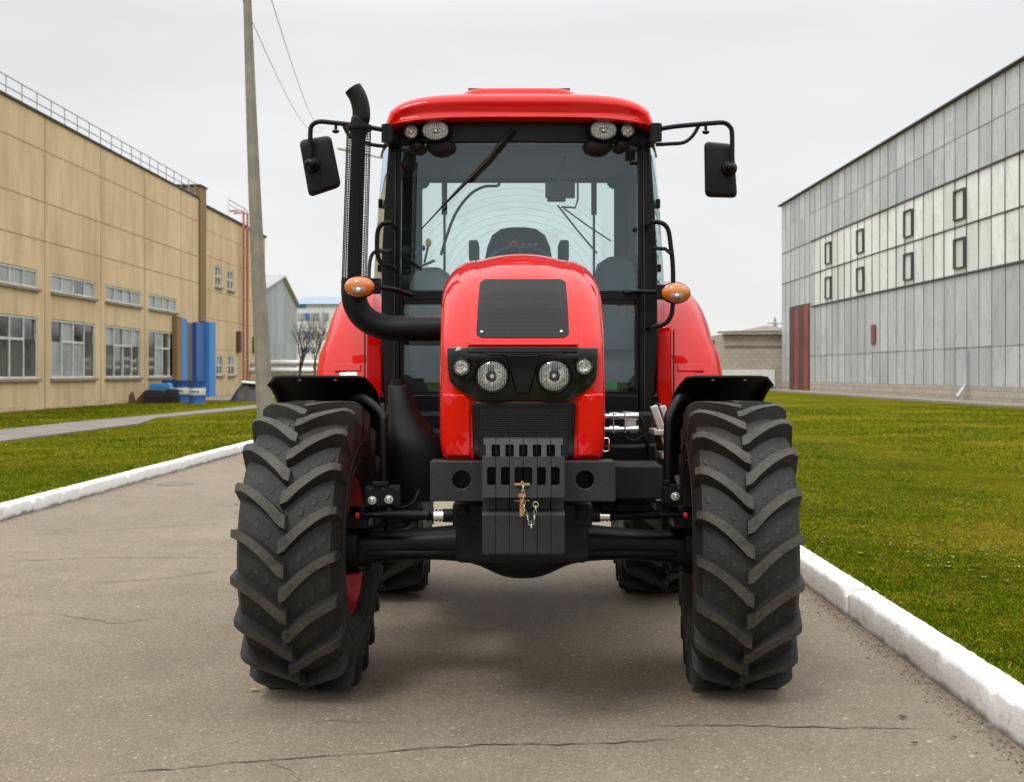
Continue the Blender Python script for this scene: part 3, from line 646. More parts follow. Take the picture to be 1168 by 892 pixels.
for z in (8.1, 10.4): G.qbox(w, 88, 97.3, 0, .045, z - .02, z + .02)
w.build('wall', [M['zinc'], simple('zinc_seam', (.15, .155, .16), .8)], root, off=off)
b = MB(); G.qbox(b, 37.2, 97.4, -20, -.08, 0, 14.1); b.build('inner_wall', M['grey_int'], root, off=off)
b = MB(); G.qbox(b, 37.2, 88.4, -.05, .02, 0, .74); G.qbox(b, 94.3, 97.5, -.05, .02, 0, .74); b.build('brick_plinth', M['palebrick'], root, off=off)
rf = MB(); rf.loft([[G.p(u, o, z) for o, z in ((.2, 14.08), (.2, 14.17), (-20.3, 14.8), (-20.3, 14.12))] for u in (36.8, 98.0)]); rf.build('roof', M['roofdark'], root, off=off)
w = MB()
opens = [(83.15, 0), (75.65, 0), (66.65, 0), (59.15, 0)]
ous = []
gl = []
for i, a in enumerate(us):
    if a + PW > 88.0: continue
    op = any(a == min(us, key=lambda q: abs(q - o[0])) for o in opens)
    if op: ous.append(a)
    for (c, d) in ((5.95, 8.15), (8.15, 10.35)):
        sheets(w, a, a + PW, c, d, .03)
w.cur = 1
for a in us:
    if a + PW > 88.0: continue
    G.qbox(w, a - .018, a + .018, -.01, .05, 5.95, 10.35)
G.qbox(w, 37.4, 87.9, .0, .06, 8.12, 8.18)
G.qbox(w, 37.4, 87.9, .0, .09, 5.86, 5.95); G.qbox(w, 37.4, 87.9, .0, .09, 10.35, 10.43)
w.build('window_band', [M['profilit'], M['seam']], root, off=off)
for a in ous:
    for c, d in ((6.2, 7.6), (8.45, 9.85)):
        m = MB(); x0, x1 = a + .08, a + PW - .08; t = .05
        for A_, B_, C_, D_ in ((x0, x1, c, c + .04), (x0, x1, d - .09, d), (x0, x0 + .04, c + .04, d - .09), (x1 - .20, x1, c + .04, d - .09)): G.qbox(m, A_, B_, .02, .16, C_, D_)
        cs = m.build('casement', M['seam'], root, off=off)
        m = MB(); m.add([G.p(x0, .08, c), G.p(x1, .08, c), G.p(x1, .08, d), G.p(x0, .08, d)], [(0, 1, 2, 3)]); m.rnd = [random.random() * .4]; m.build('pane', M['profilit'], cs, off=off)
gt = MB()
for i in range(4):
    gt.cur = i % 2; G.qbox(gt, 88.6 + i * 1.42, 88.6 + (i + 1) * 1.42 - .03, .02, .1 + .03 * (i % 2), .1, 6.1)
gt.build('gate', [M['redgate'], M['redgate_d']], root, off=off)
q = MB(); G.qbox(q, 72.6, 73.4, .06, .1, 3.0, 4.1); q.build('wall_hatch', M['redgate'], root, off=off)
q = MB(); q.tube([G.p(58.2, .15, 2.4), G.p(58.2, .15, .8), G.p(58.0, .6, .25)], .09, 8); q.build('downpipe', M['zinc'], root, off=off)

# ---- low pale brick building behind, right
off = at(850, 448, 100); off.z = 0
root = empty('brick_outbuilding', off, 'low pale brick outbuilding with a felt roof between the tractor and the zinc hall', 'building')
a, b_ = at(826, 0, 98), at(915, 0, 98)
m = MB(); m.box(a.x, b_.x, 98, 112, 0, 4.35); m.build('wall', M['palebrick'], root, off=off)
m = MB(); m.loft([[Vector((a.x - .6, 97.5, 4.36)), Vector((b_.x, 97.5, 4.36)), Vector((b_.x, 97.5, 4.62)), Vector((a.x - .6, 97.5, 4.5))], [Vector((a.x + 4, 112, 4.9)), Vector((b_.x, 112, 4.9)), Vector((b_.x, 112, 5.5)), Vector((a.x + 4, 112, 5.1))]]); m.build('roof', simple('old_felt', (.22, .19, .15), .9, var=.3), root, off=off)
m = MB(); q = at(833, 425, 97.9); m.box(q.x - .6, q.x + 3.4, 97.8, 97.95, .3, 1.6); m.build('notice_board', M['white'], root, off=off)
m = MB(); m.box(a.x, b_.x, 97.9, 97.96, 3.35, 3.48); m.build('string_course', M['sill'], root, off=off)
m = MB(); p = at(812, 0, 108); m.box(p.x - 6, a.x - .02, 103, 120, 0, 3.6); m.cur = 1; m.box(p.x - 6.3, a.x + .3, 102.7, 120, 3.61, 3.95)
m.build('white_shed', [simple('shed_render', (.5, .46, .38), .8), M['roofdark']], label='low cream shed with a dark roof edge behind the right fender', cat='shed')
m = MB(); p = at(814, 0, 150); m.box(p.x - 8, p.x + 12, 150, 160, 0, 4.7); m.cur = 1; m.box(p.x - 8.4, p.x + 12.4, 149.6, 160, 4.7, 5.5)
m.build('storage_shed', [M['sill'], M['white']], label='long storage shed with a white roof far behind the brick outbuilding', cat='shed')
# pylon far away
def pylon(px, py, Y, h, lab):
    p = at(px, py, Y); m = MB(); bw = h * .14; z0 = 0
    cs = [(-1, -1), (1, -1), (1, 1), (-1, 1)]
    lv = [0, .18, .34, .48, .6, .7, .8, .9, 1]
    def pt(c, t): w_ = bw * (1 - t) ** 1.1 + .15; return Vector((p.x + c[0] * w_, Y + c[1] * w_, h * t))
    for c in cs: m.tube([pt(c, t) for t in lv], .16, 4)
    for t0, t1 in zip(lv[:-1], lv[1:]):
        for i in range(4): m.tube([pt(cs[i], t0), pt(cs[(i + 1) % 4], t1)], .09, 4); m.tube([pt(cs[(i + 1) % 4], t0), pt(cs[i], t1)], .09, 4)
    for t in (.62, .78, .9): m.tube([(p.x - h * .13, Y, h * t), (p.x + h * .13, Y, h * t)], .18, 4)
    m.build('lattice_pylon', simple('pylon_steel', (.30, .31, .33), .7), label=lab, cat='pylon')
pylon(884, 0, 420, 19.5, 'far lattice power pylon rising over the brick outbuilding roof')
# far left: grey gabled hall
m = MB(); A = Vector((-20.2, 104, 0)); B = Vector((-21.9, 130, 0)); ax = Vector((-1, -.06, 0)); hE = 8.2; hP = 10.1; Ln = 30
off = Vector((-24, 117, 0)); root = empty('gabled_hall', off, 'grey sheet-clad hall with a gable end beyond the ochre factory hall', 'building')
def q3(a, z): return Vector((a.x, a.y, z))
mid = (A + B) / 2
n = 16
for i in range(n):
    for (c, d) in ((0, 4), (4, 11)):
        t0, t1 = i / n, (i + 1) / n; p0, p1 = A.lerp(B, t0), A.lerp(B, t1)
        top = lambda t: hE + (hP - hE) * (1 - abs(t - .5) * 2)
        z0a, z0b = c, c; z1a, z1b = (4, 4) if c == 0 else (top(t0), top(t1))
        m.add([q3(p0, z0a), q3(p1, z0b), q3(p1, z1b), q3(p0, z1a)], [(0, 1, 2, 3)]); m.rnd.append(random.random())
m.add([q3(A, 0), q3(A + ax * Ln, 0), q3(A + ax * Ln, hE), q3(A, hE)], [(0, 1, 2, 3)]); m.rnd.append(.5)
m.add([q3(B, 0), q3(B + ax * Ln, 0), q3(B + ax * Ln, hE), q3(B, hE)], [(0, 1, 2, 3)]); m.rnd.append(.5)
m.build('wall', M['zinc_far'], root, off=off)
m = MB()
for e_ in (A, B):
    m.add([q3(e_ - ax * .3, hE), q3(mid - ax * .3, hP + .1), q3(mid + ax * Ln, hP + .1), q3(e_ + ax * Ln, hE)], [(0, 1, 2, 3)])
m.build('roof', simple('pale_roof', (.45, .46, .47), .6), root, off=off, solid=.2)
# white and blue building
Y0 = 165; sc = Y0 / FPX; off = at(360, 425, Y0); off.z = 0
root = empty('white_block', off, 'white block with blue panels and pale blue roof far behind the left fender', 'building')
a, b_ = at(334, 0, Y0).x, at(384, 0, Y0).x + 14; top = at(0, 347, Y0).z
m = MB(); m.box(a, b_, Y0, Y0 + 14, 0, top); m.build('wall', simple('white_wall', (.62, .63, .64), .8), root, off=off)
m = MB(); zt = at(0, 337, Y0).z; m.loft([[Vector((a - .4, Y0 - .4, top)), Vector((b_ + .4, Y0 - .4, top)), Vector((b_ + .4, Y0 + 14, top)), Vector((a - .4, Y0 + 14, top))], [Vector((a + 1, Y0 + 3, zt)), Vector((b_ - 1, Y0 + 3, zt)), Vector((b_ - 1, Y0 + 10, zt)), Vector((a + 1, Y0 + 10, zt))]]); m.build('roof', M['roofblue'], root, off=off)
for py0, py1 in ((357, 365), (378, 386), (396, 402)):
    for px0, px1, mm in ((339.5, 347, 'winglass2'), (348, 353, 'blue'), (355, 359.5, 'winglass2'), (360, 364, 'winglass2'), (368, 375, 'winglass2')):
        p, q = at(px0, py0, Y0), at(px1, py1, Y0); m = MB(); m.box(p.x, q.x, Y0 - .12, Y0 - .02, q.z, p.z); m.build('blue_panel' if mm == 'blue' else 'window', M[mm], root, off=off)
p, q = at(339, 346.5, Y0), at(349, 351, Y0); m = MB(); m.box(p.x, q.x, Y0 - .12, Y0 - .02, q.z, p.z); m.build('blue_panel', M['blue'], root, off=off)
# lagged pipes on posts
Yp = 82; a, b_ = at(285, 0, Yp), at(400, 0, Yp); m = MB()
r_ = MB()
off = Vector(((a.x + b_.x) / 2, Yp, 0)); root = empty('heating_pipes', off, 'two silver lagged pipes running across behind the bare trees', 'pipes')
for py, rr in ((414, .20), (423, .20)):
    z = at(0, py, Yp).z; m = MB(); m.cyl((a.x - 3, Yp + (.5 if py < 420 else 0), z), (b_.x + 6, Yp + (.5 if py < 420 else 0), z), rr, seg=14); m.build('pipe', M['silver'], root, off=off)
for x in (a.x + 1, a.x + 5.5, b_.x): m = MB(); m.box(x - .1, x + .1, Yp - .2, Yp + .6, 0, 1.25); m.build('support', M['concrete'], root, off=off)
m = MB(); m.box(a.x - 3, b_.x + 8, 84, 84.3, 0, 1.25); m.build('concrete_fence', M['concrete'], label='low grey concrete fence under the silver pipes', cat='fence')
# bare trees
def bare_tree(px, Y, h, seed, lab):
    rr = random.Random(seed); base = at(px, 0, Y); base.z = 0; root = empty('bare_tree', base, lab, 'tree', 'bare trees behind the left fender')
    tr, crn = MB(), MB()
    def grow(m, p, d, L, r, dep):
        pts = [p]; q = p.copy(); dd = d.copy()
        for i in range(4):
            dd = (dd + Vector((rr.uniform(-.18, .18), rr.uniform(-.18, .18), rr.uniform(-.02, .14)))).normalized(); q = q + dd * L / 4; pts.append(q.copy())
        m.tube(pts, [r * (1 - .45 * i / 4) for i in range(5)], 5 if dep else 8)
        if dep < 5:
            for k in range(3 if dep < 4 else 2):
                s = pts[rr.choice([2, 3, 4])] ; nd = (dd + Vector((rr.uniform(-.9, .9), rr.uniform(-.9, .9), rr.uniform(.0, .6)))).normalized()
                grow(crn, s, nd, L * rr.uniform(.6, .82), r * .55, dep + 1)
    grow(tr, Vector((0, 0, 0)), Vector((rr.uniform(-.1, .1), 0, 1)), h * .34, h * .018, 0)
    tr.build('trunk', M['bark'], root, off=(0, 0, 0)); crn.build('crown', M['bark'], root, off=(0, 0, 0))
bare_tree(342, 66, 5.8, 3, 'leafless tree with thin spreading twigs, left of the pair before the white block')
bare_tree(358, 62, 5.0, 11, 'leafless tree nearest the left red fender, in front of the silver pipes')
# concrete pole
m = MB(); b0 = at(304.5, 500, 26.3); b0.z = -.1; tp = Vector((-5.47, 26.3, 9.6)); 
rings = []
for i in range(9):
    t = i / 8; c = b0.lerp(tp, t) + Vector((-.03 * math.sin(t * 3.1), 0, 0)); w_ = .185 - .105 * t
    rings.append([c + Vector((math.cos(k * math.pi / 4 + .39) * w_, math.sin(k * math.pi / 4 + .39) * w_, 0)) for k in range(8)])
m.loft(rings); pole = m.build('utility_pole', M['polecon'], label='tall leaning grey concrete utility pole on the lawn left of the tractor', cat='pole', smooth=25)
for i, (a, b_) in enumerate((((268, -6), (366, 150)), ((292, -8), (372, 146)))):
    A = Vector((-5.45 + (.35 if i else -.3), 26.3, 9.5)); B = at(*b_, 95); m = MB(); pts = [A.lerp(B, t / 14) - Vector((0, 0, 1.1 * math.sin(math.pi * t / 14))) for t in range(15)]
    m.tube(pts, .009, 5); m.build('overhead_wire', M['wire'], label=('thin overhead wire running from the concrete pole, the upper of two' if i else 'thin overhead wire running from the concrete pole, the lower of two'), cat='wire', group='overhead wires')
m = MB(); m.tube([(-5.85, 26.3, 9.5), (-5.0, 26.3, 9.5)], .04, 6); m.build('crossarm', M['galv'], pole, off=pole.location)
# street lamp behind the cab
Yl = 34; b0 = at(446, 0, Yl); m = MB(); root = empty('street_lamp', (b0.x, Yl, 0), 'street lamp with a pale slim head reaching out from behind the cab', 'street lamp')
off = Vector((b0.x, Yl, 0)); p1, p2 = at(444, 182, Yl), at(398, 171.5, Yl)
m.tube([(b0.x, Yl, 0), (b0.x, Yl, p1.z)], [.11, .06], 10); m.tube([(b0.x, Yl, p1.z - .1), p1, p2], .028, 8); m.build('lamp_post', M['galv'], root, off=off)
m = MB(); m.obox(at(392, 170, Yl), (.34, .16, .09), (0, R(12), 0)); m.build('lamp_head', M['wframe'], root, off=off, bevel=.03)
# distant wood behind
m = MB()
for i in range(260):
    x = -420 + i * 3.4; hh = 6 + 2.5 * math.sin(i * .21) + random.random() * 2; m.ell((x, 700 + random.random() * 20, hh * .3), 4, 4, hh * .6, 7, 5)
m.build('distant_wood', simple('far_wood', (.16, .17, .17), .9), label='faint grey-green line of trees along the horizon', cat='wood', kind='stuff')

# ---- things beside the ochre hall
def barrel(px, Y, lab, tilt=0):
    p = at(px, 0, Y); root = empty('barrel', (p.x, Y, 0), lab, 'barrel', 'blue barrels by the factory wall')
    m = MB(); m.lathe([(.29, 0), (.30, .02), (.285, .05), (.285, .28), (.30, .30), (.285, .32), (.285, .60), (.30, .62), (.285, .64), (.285, .85), (.30, .88), (.28, .88), (.27, .86)], (0, 0, 0), (0, 0, 1), 28); m.build('drum', M['barrel'], root, off=(0, 0, 0))
    m = MB(); m.lathe([(.2885, .34), (.291, .345), (.291, .595), (.2885, .60)], (0, 0, 0), (0, 0, 1), 28, cap=False); m.build('label_band', M['white'], root, off=(0, 0, 0))
    m = MB(); 
    for k in range(4): m.obox((math.sin(-.5 + k * .3 - .1) * .293, -math.cos(-.5 + k * .3 - .1) * .293, .47), (.06, .004, .09 if k % 2 else .06), (0, 0, -.5 + k * .3 - .1))
    m.build('label_mark', M['barrel'], root, off=(0, 0, 0)); root.scale = (1.25, 1.25, 1.15)
barrel(207, 57.5, 'blue barrel with a white band, middle one of the three, beside the black crates'); barrel(225, 55.5, 'blue barrel with a white band standing nearest the blue doorway'); barrel(193, 60.5, 'blue barrel half hidden behind the black crates by the factory wall')
def bxthing(name, px0, px1, py0, py1, Y, dep, mat, lab, cat, rot=0, bevel=.03, grp=None):
    p, q = at(px0, py0, Y), at(px1, py1, Y); m = MB(); cx, cz = (p.x + q.x) / 2, (p.z + q.z) / 2; wx = (q.x - p.x); hz = p.z - q.z
    m.loft([[Vector((cx + sx * wx / 2 * k, Y + dep / 2 + sy * dep / 2 * k, z)) for sx, sy in ((-1, -1), (1, -1), (1, 1), (-1, 1))] for z, k in ((max(q.z, 0), 1), (q.z + hz * .7, .96), (p.z, .82))])
    m.box(cx - wx * .3, cx + wx * .3, Y - .02, Y, q.z + hz * .35, q.z + hz * .5)
    m.build(name, mat, bevel=bevel, label=lab, cat=cat, group=grp)
bxthing('plastic_canister', 169, 194, 437, 445, 58.6, .5, M['cyanblue'], 'light blue plastic canister lying on the black crates', 'canister')
bxthing('black_crate', 163, 186, 445, 460, 56.8, .7, M['coal'], 'wide black crate with a pale patch under the blue canister', 'crate', grp='black crates by the factory wall')
bxthing('black_crate', 187, 203, 444, 460, 56.9, .7, M['coal'], 'narrow black crate between the wide crate and the first barrel', 'crate', grp='black crates by the factory wall')
bxthing('white_block', 128, 143, 455, 460, 56.8, .4, M['white'], 'small white block lying on the grass left of the rusty sheets', 'block')
for i, (pxa, lab) in enumerate(((139, 'rusty metal sheet leaning on the crates, left one of two'), (152, 'rusty metal sheet leaning on the crates, right one of two'))):
    a, b_, c = at(pxa, 460, 56.9), at(pxa + 12, 446.5, 57.3), at(pxa + 16, 460, 57.2); m = MB(); m.loft([[a, b_, c], [a + Vector((.02, .06, 0)), b_ + Vector((.02, .06, 0)), c + Vector((.02, .06, 0))]]); m.build('rusty_sheet', M['rust'], label=lab, cat='metal sheet', group='rusty sheets by the factory wall')
def heap(px0, px1, pyt, pyb, Y):
    a, b_ = at(px0, pyb, Y), at(px1, pyb, Y); top = at(0, pyt, Y).z; m = MB(); nu, nv = 14, 8; P = []
    for j in range(nv):
        t = j / (nv - 1); row = []
        for i in range(nu):
            s = i / (nu - 1); hh = (math.sin(math.pi * s) ** .55) * math.sin(math.pi * t) ** .5 * top * random.uniform(.82, 1.05); row.append((a.x + (b_.x - a.x) * s, Y + 2.2 * t, hh))
        P.append(row)
    m.grid(P, nu, nv); root = m.build('tarpaulin_heap', M['coal'], label='low heap under a black tarpaulin below the pink wall ladder', cat='heap', smooth=20)
    m = MB(); c = at((px0 + px1) / 2 + 4, pyt + 2, Y + .5); m.obox(c + Vector((0, .3, .03)), (.7, .5, .05), (.1, .1, .2)); m.build('pale_sheet', M['white'], root, off=root.location)
heap(261, 297, 435, 457, 60)

# ============================================================ TRACTOR
TR = empty('tractor', (TX, TY, 0), 'red farm tractor with black front weights and large lugged tyres parked on the road', 'tractor')
TO = Vector((0, TY, 0))
def part(m, name, mat, parent=None, **k):
    return m.build(name, mat, parent or TR, off=TO, **k)
def Z(py, Y): return CH - (py - HY) / FPX * Y
# ---- tyres
def tyre_mesh(Rt, w, rr, nl, lh, steerside, lugscale=1.0, dots=True):
    Rb = Rt - lh; m = MB(); dust = []
    prof = [(-.80, rr - .01), (-.86, rr), (-.93, rr + .02), (-.99, rr + (Rb - rr) * .28), (-1.0, rr + (Rb - rr) * .52), (-.96, rr + (Rb - rr) * .74), (-.86, Rb - .030), (-.6, Rb - .012), (-.3, Rb - .003), (0, Rb)]
    prof = prof + [(-x, r) for x, r in prof[-2::-1]]
    N = 96; rings = []
    for k in range(N + 1):
        a = 2 * math.pi * k / N; rings.append([Vector((x * w, -r * math.cos(a), r * math.sin(a))) for x, r in prof])
    m.loft(rings, cap=False, closed=False); dust += [.12] * (len(m.f))
    def Rc(x):
        u = abs(x) / w
        pts = [(0, Rb), (.3, Rb - .003), (.6, Rb - .012), (.86, Rb - .03), (.96, rr + (Rb - rr) * .74), (1.0, rr + (Rb - rr) * .55)]
        for (a, b), (c, d) in zip(pts[:-1], pts[1:]):
            if u <= c: return b + (d - b) * (u - a) / (c - a)
        return pts[-1][1]
    pitch = 2 * math.pi / nl
    for sd in (-1, 1):
        for k in range(nl):
            ph = k * pitch + (pitch / 2 if sd > 0 else 0); rings = []; q = random.uniform
            us = [-.06, .06, .2, .35, .5, .65, .8, .92, 1.0]
            for u in us:
                x = sd * u * w * .985; s = .155 * lugscale * (1 - (1 - max(0, u)) ** 1.55); slope = .155 * lugscale * 1.55 * (1 - max(0, min(u, .98))) ** .55 / (w)
                L = math.hypot(1, slope); tw = (.0160 + .004 * (1 - abs(u - .1))) * lugscale * L; bw = tw + .013 * lugscale
                if u < 0: tw *= .9
                top = Rt - .006 * u ** 2 - (.010 if u > .9 else 0) - (.016 if u == 1.0 else 0); base = Rc(x) - .012
                if u == 1.0: base = rr + (Rb - rr) * .55
                def pp(rad, ds): a = ph + (s + ds) / Rt; return Vector((x, -rad * math.cos(a), rad * math.sin(a)))
                top += q(-.0012, .0012); tw *= q(.96, 1.04); rings.append([pp(base, -bw), pp(top, -tw), pp(top, tw), pp(base, bw)])
            # shoulder end runs down the sidewall
            x = sd * w * 1.0; s = .155 * lugscale * 1.0
            def pe(rad, ds, xx): a = ph + (s + ds) / Rt; return Vector((xx, -rad * math.cos(a), rad * math.sin(a)))
            rings.append([pe(rr + (Rb - rr) * .52, -.02 * lugscale, x * .99), pe(rr + (Rb - rr) * .62, -.015 * lugscale, x * 1.012), pe(rr + (Rb - rr) * .62, .015 * lugscale, x * 1.012), pe(rr + (Rb - rr) * .52, .02 * lugscale, x * .99)])
            m.loft(rings)
            nf = (len(rings) - 1) * 4 + 2; d = []
            for i in range(len(rings) - 1): d += [.08, .66, .08, 0] if i < len(rings) - 2 else [.1, .4, .1, 0]
            d += [.5, .3]; dust += d
            if dots:
                for j, u in enumerate((.30, .52, .74)):
                    s = .155 * lugscale * (1 - (1 - u) ** 1.55); a = ph + pitch * (.46 + .03 * j) + s / Rt; x = sd * u * w; rad = Rc(x)
                    c = Vector((x, -rad * math.cos(a), rad * math.sin(a))); ax = Vector((0, -math.cos(a), math.sin(a)))
                    m.lathe([(.0165, -.004), (.0165, .0018), (.0125, .0026), (.0115, .0012)], c, ax, 12, sx=.8, sz=1.35); dust += [.25] * (3 * 12 + 2)
    # sidewall rings and moulded bars
    for sd in (-1, 1):
        for rad, xx in ((rr + (Rb - rr) * .18, .965), (rr + (Rb - rr) * .45, 1.0)):
            rings = []
            for k in range(49):
                a = 2 * math.pi * k / 48; rings.append([Vector((sd * w * (xx - .02), -(rad + h) * math.cos(a), (rad + h) * math.sin(a))) for h in (-.006,)] + [Vector((sd * w * (xx + .012), -(rad + h) * math.cos(a), (rad + h) * math.sin(a))) for h in (-.002, .002)] + [Vector((sd * w * (xx - .02), -(rad + .006) * math.cos(a), (rad + .006) * math.sin(a)))])
            m.loft(rings, cap=False); dust += [.05] * (48 * 4)
        # rubber hairs
        for k in range(70):
            a = random.uniform(0, 6.283); rad = Rc(w * .95) ; x = sd * w * random.uniform(.93, 1.0); c = Vector((x, -rad * math.cos(a), rad * math.sin(a))); d_ = Vector((sd * .9, -.3 * math.cos(a), .3 * math.sin(a))).normalized()
            m.bar(c, c + d_ * .014, .0014, .0014); dust += [.05] * 6
    return m, dust
def rim_mesh(rr, w, sd, r_in):
    # sd: side the dish bulges to
    m = MB(); pr = [(rr + .012, -.84), (rr + .012, -.80), (rr - .006, -.78), (rr - .02, -.66), (rr - .05, -.45), (rr - .055, .3), (rr - .02, .6), (rr - .005, .78), (rr + .012, .80), (rr + .012, .84)]
    pr2 = [(r - .008, x) for r, x in pr[::-1]]
    N = 64; rings = []
    for k in range(N + 1):
        a = 2 * math.pi * k / N; rings.append([Vector((x * w, -r * math.cos(a), r * math.sin(a))) for r, x in pr + pr2])
    m.loft(rings, cap=False)
    m.lathe([(rr - .05, .08), (rr - .06, .09), (r_in + .03, .05), (r_in, .03), (.03, .03), (.03, .015), (r_in, .01), (r_in + .03, .03), (rr - .065, .075)], (0, 0, 0), (sd, 0, 0), 64)
    for k in range(8):
        a = k * math.pi / 4; m.cyl((sd * .00, -math.cos(a) * r_in * .8, math.sin(a) * r_in * .8), (sd * .045, -math.cos(a) * r_in * .8, math.sin(a) * r_in * .8), .016, seg=6)
    return m
def wheel(name, x, y, z, rz, Rt, w, rr, nl, lh, sd, ls, dots, roll=0):
    rm = rim_mesh(rr, w, sd, rr * .5); o = rm.build(name, M['rim_red'], TR, off=(0, 0, 0)); o.location = (x, y - TY, z); o.rotation_euler = (0, 0, rz)
    tm, dust = tyre_mesh(Rt, w, rr, nl, lh, sd, ls, dots); t = tm.build('tyre', M['rubber'], o, off=(0, 0, 0), smooth=30)
    t.rotation_euler = (roll, 0, 0)
    at_ = t.data.attributes.new('dust', 'FLOAT', 'FACE'); at_.data.foreach_set('value', (dust + [.1] * len(tm.f))[:len(tm.f)])
    md = t.modifiers.new('b', 'BEVEL'); md.width = .0022; md.segments = 1; md.limit_method = 'ANGLE'; md.angle_limit = R(40)
    return o
ST = R(-3.6)
wheel('front_wheel', -.905, 5.6, .617, ST, .625, .212, .315, 20, .042, -1, 1.0, True, R(3))
wheel('front_wheel', .935, 5.6, .617, ST, .625, .212, .315, 20, .042, 1, 1.0, True, R(-4))
wheel('rear_wheel', -.83, 8.05, .872, 0, .88, .26, .49, 22, .05, -1, 1.35, False)
wheel('rear_wheel', .885, 8.05, .872, 0, .88, .26, .49, 22, .05, 1, 1.35, False)

# ---- hood
def hood_ring(Y, hw, zb, zt, rx, rz, cr):
    L = []
    L += [(-hw * .93, zb), (-hw * .985, zb + .02)]
    for k in range(1, 6): L.append((-hw * (1 + .012 * math.sin(k / 6 * math.pi)), zb + (zt - cr - rz - zb) * k / 6))
    for k in range(0, 9):
        a = math.pi / 2 * k / 8; ex = .9; L.append((-hw + rx - rx * math.cos(a) ** ex, zt - cr - rz + rz * math.sin(a) ** ex))
    xi = hw - rx
    for k in range(1, 5): t = k / 5; x = -xi * (1 - t); L.append((x, zt - cr * (x / xi) ** 2))
    mid = [(0, zt)]; Rr = [(-x, z) for x, z in L[::-1]]
    bot = [(hw * .5, zb), (0, zb), (-hw * .5, zb)]
    return [Vector((x, Y, z)) for x, z in L + mid + Rr + bot]
HS = [(4.835, .20, 1.10, 1.38, .06, .06, .01), (4.820, .255, 1.055, 1.435, .06, .06, .012), (4.828, .285, 1.035, 1.468, .06, .06, .014), (4.85, .303, 1.03, 1.50, .08, .07, .016),
      (4.90, .313, 1.03, 1.555, .11, .09, .018), (4.96, .318, 1.03, 1.62, .13, .115, .02), (5.04, .322, 1.03, 1.69, .145, .135, .02), (5.13, .327, 1.03, 1.755, .155, .15, .022), (5.24, .332, 1.03, 1.81, .16, .165, .024),
      (5.38, .338, 1.03, 1.853, .165, .175, .026), (5.6, .344, 1.04, 1.886, .17, .18, .026), (5.9, .348, 1.05, 1.913, .17, .18, .026), (6.3, .352, 1.06, 1.938, .17, .18, .026), (6.75, .356, 1.07, 1.955, .17, .18, .026)]
hm = MB(); hm.loft([hood_ring(*s) for s in HS])
hood = part(hm, 'hood', M['red'], smooth=60)
_bm = bmesh.new(); _vs = [_bm.verts.new(v) for v in hm.v]; [_bm.faces.new([_vs[i] for i in f]) for f in hm.f]; _bm.normal_update(); HB = BVHTree.FromBMesh(_bm)
def Hs(px, py):
    Y = 5.0
    for _ in range(8):
        p = T(px, py, Y); h = HB.ray_cast(Vector((p.x, 4.0, p.z)), Vector((0, 1, 0)))
        if h[0] is None: return None
        if abs(h[0].y - Y) < 1e-4: break
        Y += (h[0].y - Y) * .7
    return Vector((p.x, h[0].y, p.z))
def patch(rows, nu, nv, off, name, mat, solid, parent=None, bevel=0, yfun=None, **k):
    rows = sorted(rows); P = []
    for j in range(nv):
        py = rows[0][0] + (rows[-1][0] - rows[0][0]) * j / (nv - 1)
        for a, b in zip(rows[:-1], rows[1:]):
            if a[0] <= py <= b[0] + 1e-6: t = (py - a[0]) / max(1e-6, b[0] - a[0]); l = a[1] + (b[1] - a[1]) * t; r = a[2] + (b[2] - a[2]) * t; break
        row = []; last = None
        for i in range(nu):
            s = i / (nu - 1); px = l + (r - l) * s; h = Hs(px, py); row.append(h)
        good = [x for x in row if x is not None]
        for i in range(nu):
            if row[i] is None:
                s = i / (nu - 1); px = l + (r - l) * s; q = min(((abs(i - q_), row[q_]) for q_ in range(nu) if row[q_] is not None), key=lambda z: z[0], default=(0, Vector((0, 5.3, 0))))[1]; row[i] = T(px, py, q.y)
        row = [Vector((h.x, h.y - off - (yfun(h.x, py) if yfun else 0), h.z)) for h in row]; P.append(row)
    m = MB(); n0 = nu * nv; pts = [p for r_ in P for p in r_]
    back = [p + Vector((0, solid, 0)) for p in pts]; fs = []
    for j in range(nv - 1):
        for i in range(nu - 1):
            a = j * nu + i; fs.append((a, a + 1, a + nu + 1, a + nu)); fs.append((n0 + a, n0 + a + nu, n0 + a + nu + 1, n0 + a + 1))
    for i in range(nu - 1): fs.append((i, n0 + i, n0 + i + 1, i + 1)); b = (nv - 1) * nu + i; fs.append((b, b + 1, n0 + b + 1, n0 + b))
    for j in range(nv - 1): a = j * nu; fs.append((a, a + nu, n0 + a + nu, n0 + a)); b = j * nu + nu - 1; fs.append((b, n0 + b, n0 + b + nu, b + nu))
    m.add(pts + back, fs); return part(m, name, mat, parent, bevel=bevel, **k)
patch([(300, 546, 650), (308, 544, 651), (330, 540.5, 653.5), (360, 536.5, 656.5), (394, 533.5, 659.5)], 25, 25, .012, 'nose_panel', M['red'], .04, hood, bevel=.007, smooth=50)
patch([(318.5, 553, 640), (320, 549, 644), (323, 547.3, 645.5), (350, 545, 647.5), (381, 543.3, 649), (384, 545, 647.5), (385.5, 549, 643)], 21, 21, .015, 'upper_grille', M['grille'], .03, hood, bevel=.002)
for px, py in ((549.5, 379), (640, 378.5)):
    h = Hs(px, py); m = MB(); m.lathe([(.006, 0), (.006, .004), (.003, .006)], h + Vector((0, -.015, 0)), (0, -1, .3), 10); part(m, 'screw', M['steel'], hood)
def maskbulge(x, py):
    a = abs(x); b = 0
    b += .010 * math.exp(-((a - .125) / .07) ** 2); 
    b -= .006 * math.exp(-(a / .04) ** 2)
    return b * min(1, max(0, (py - 397) / 12))
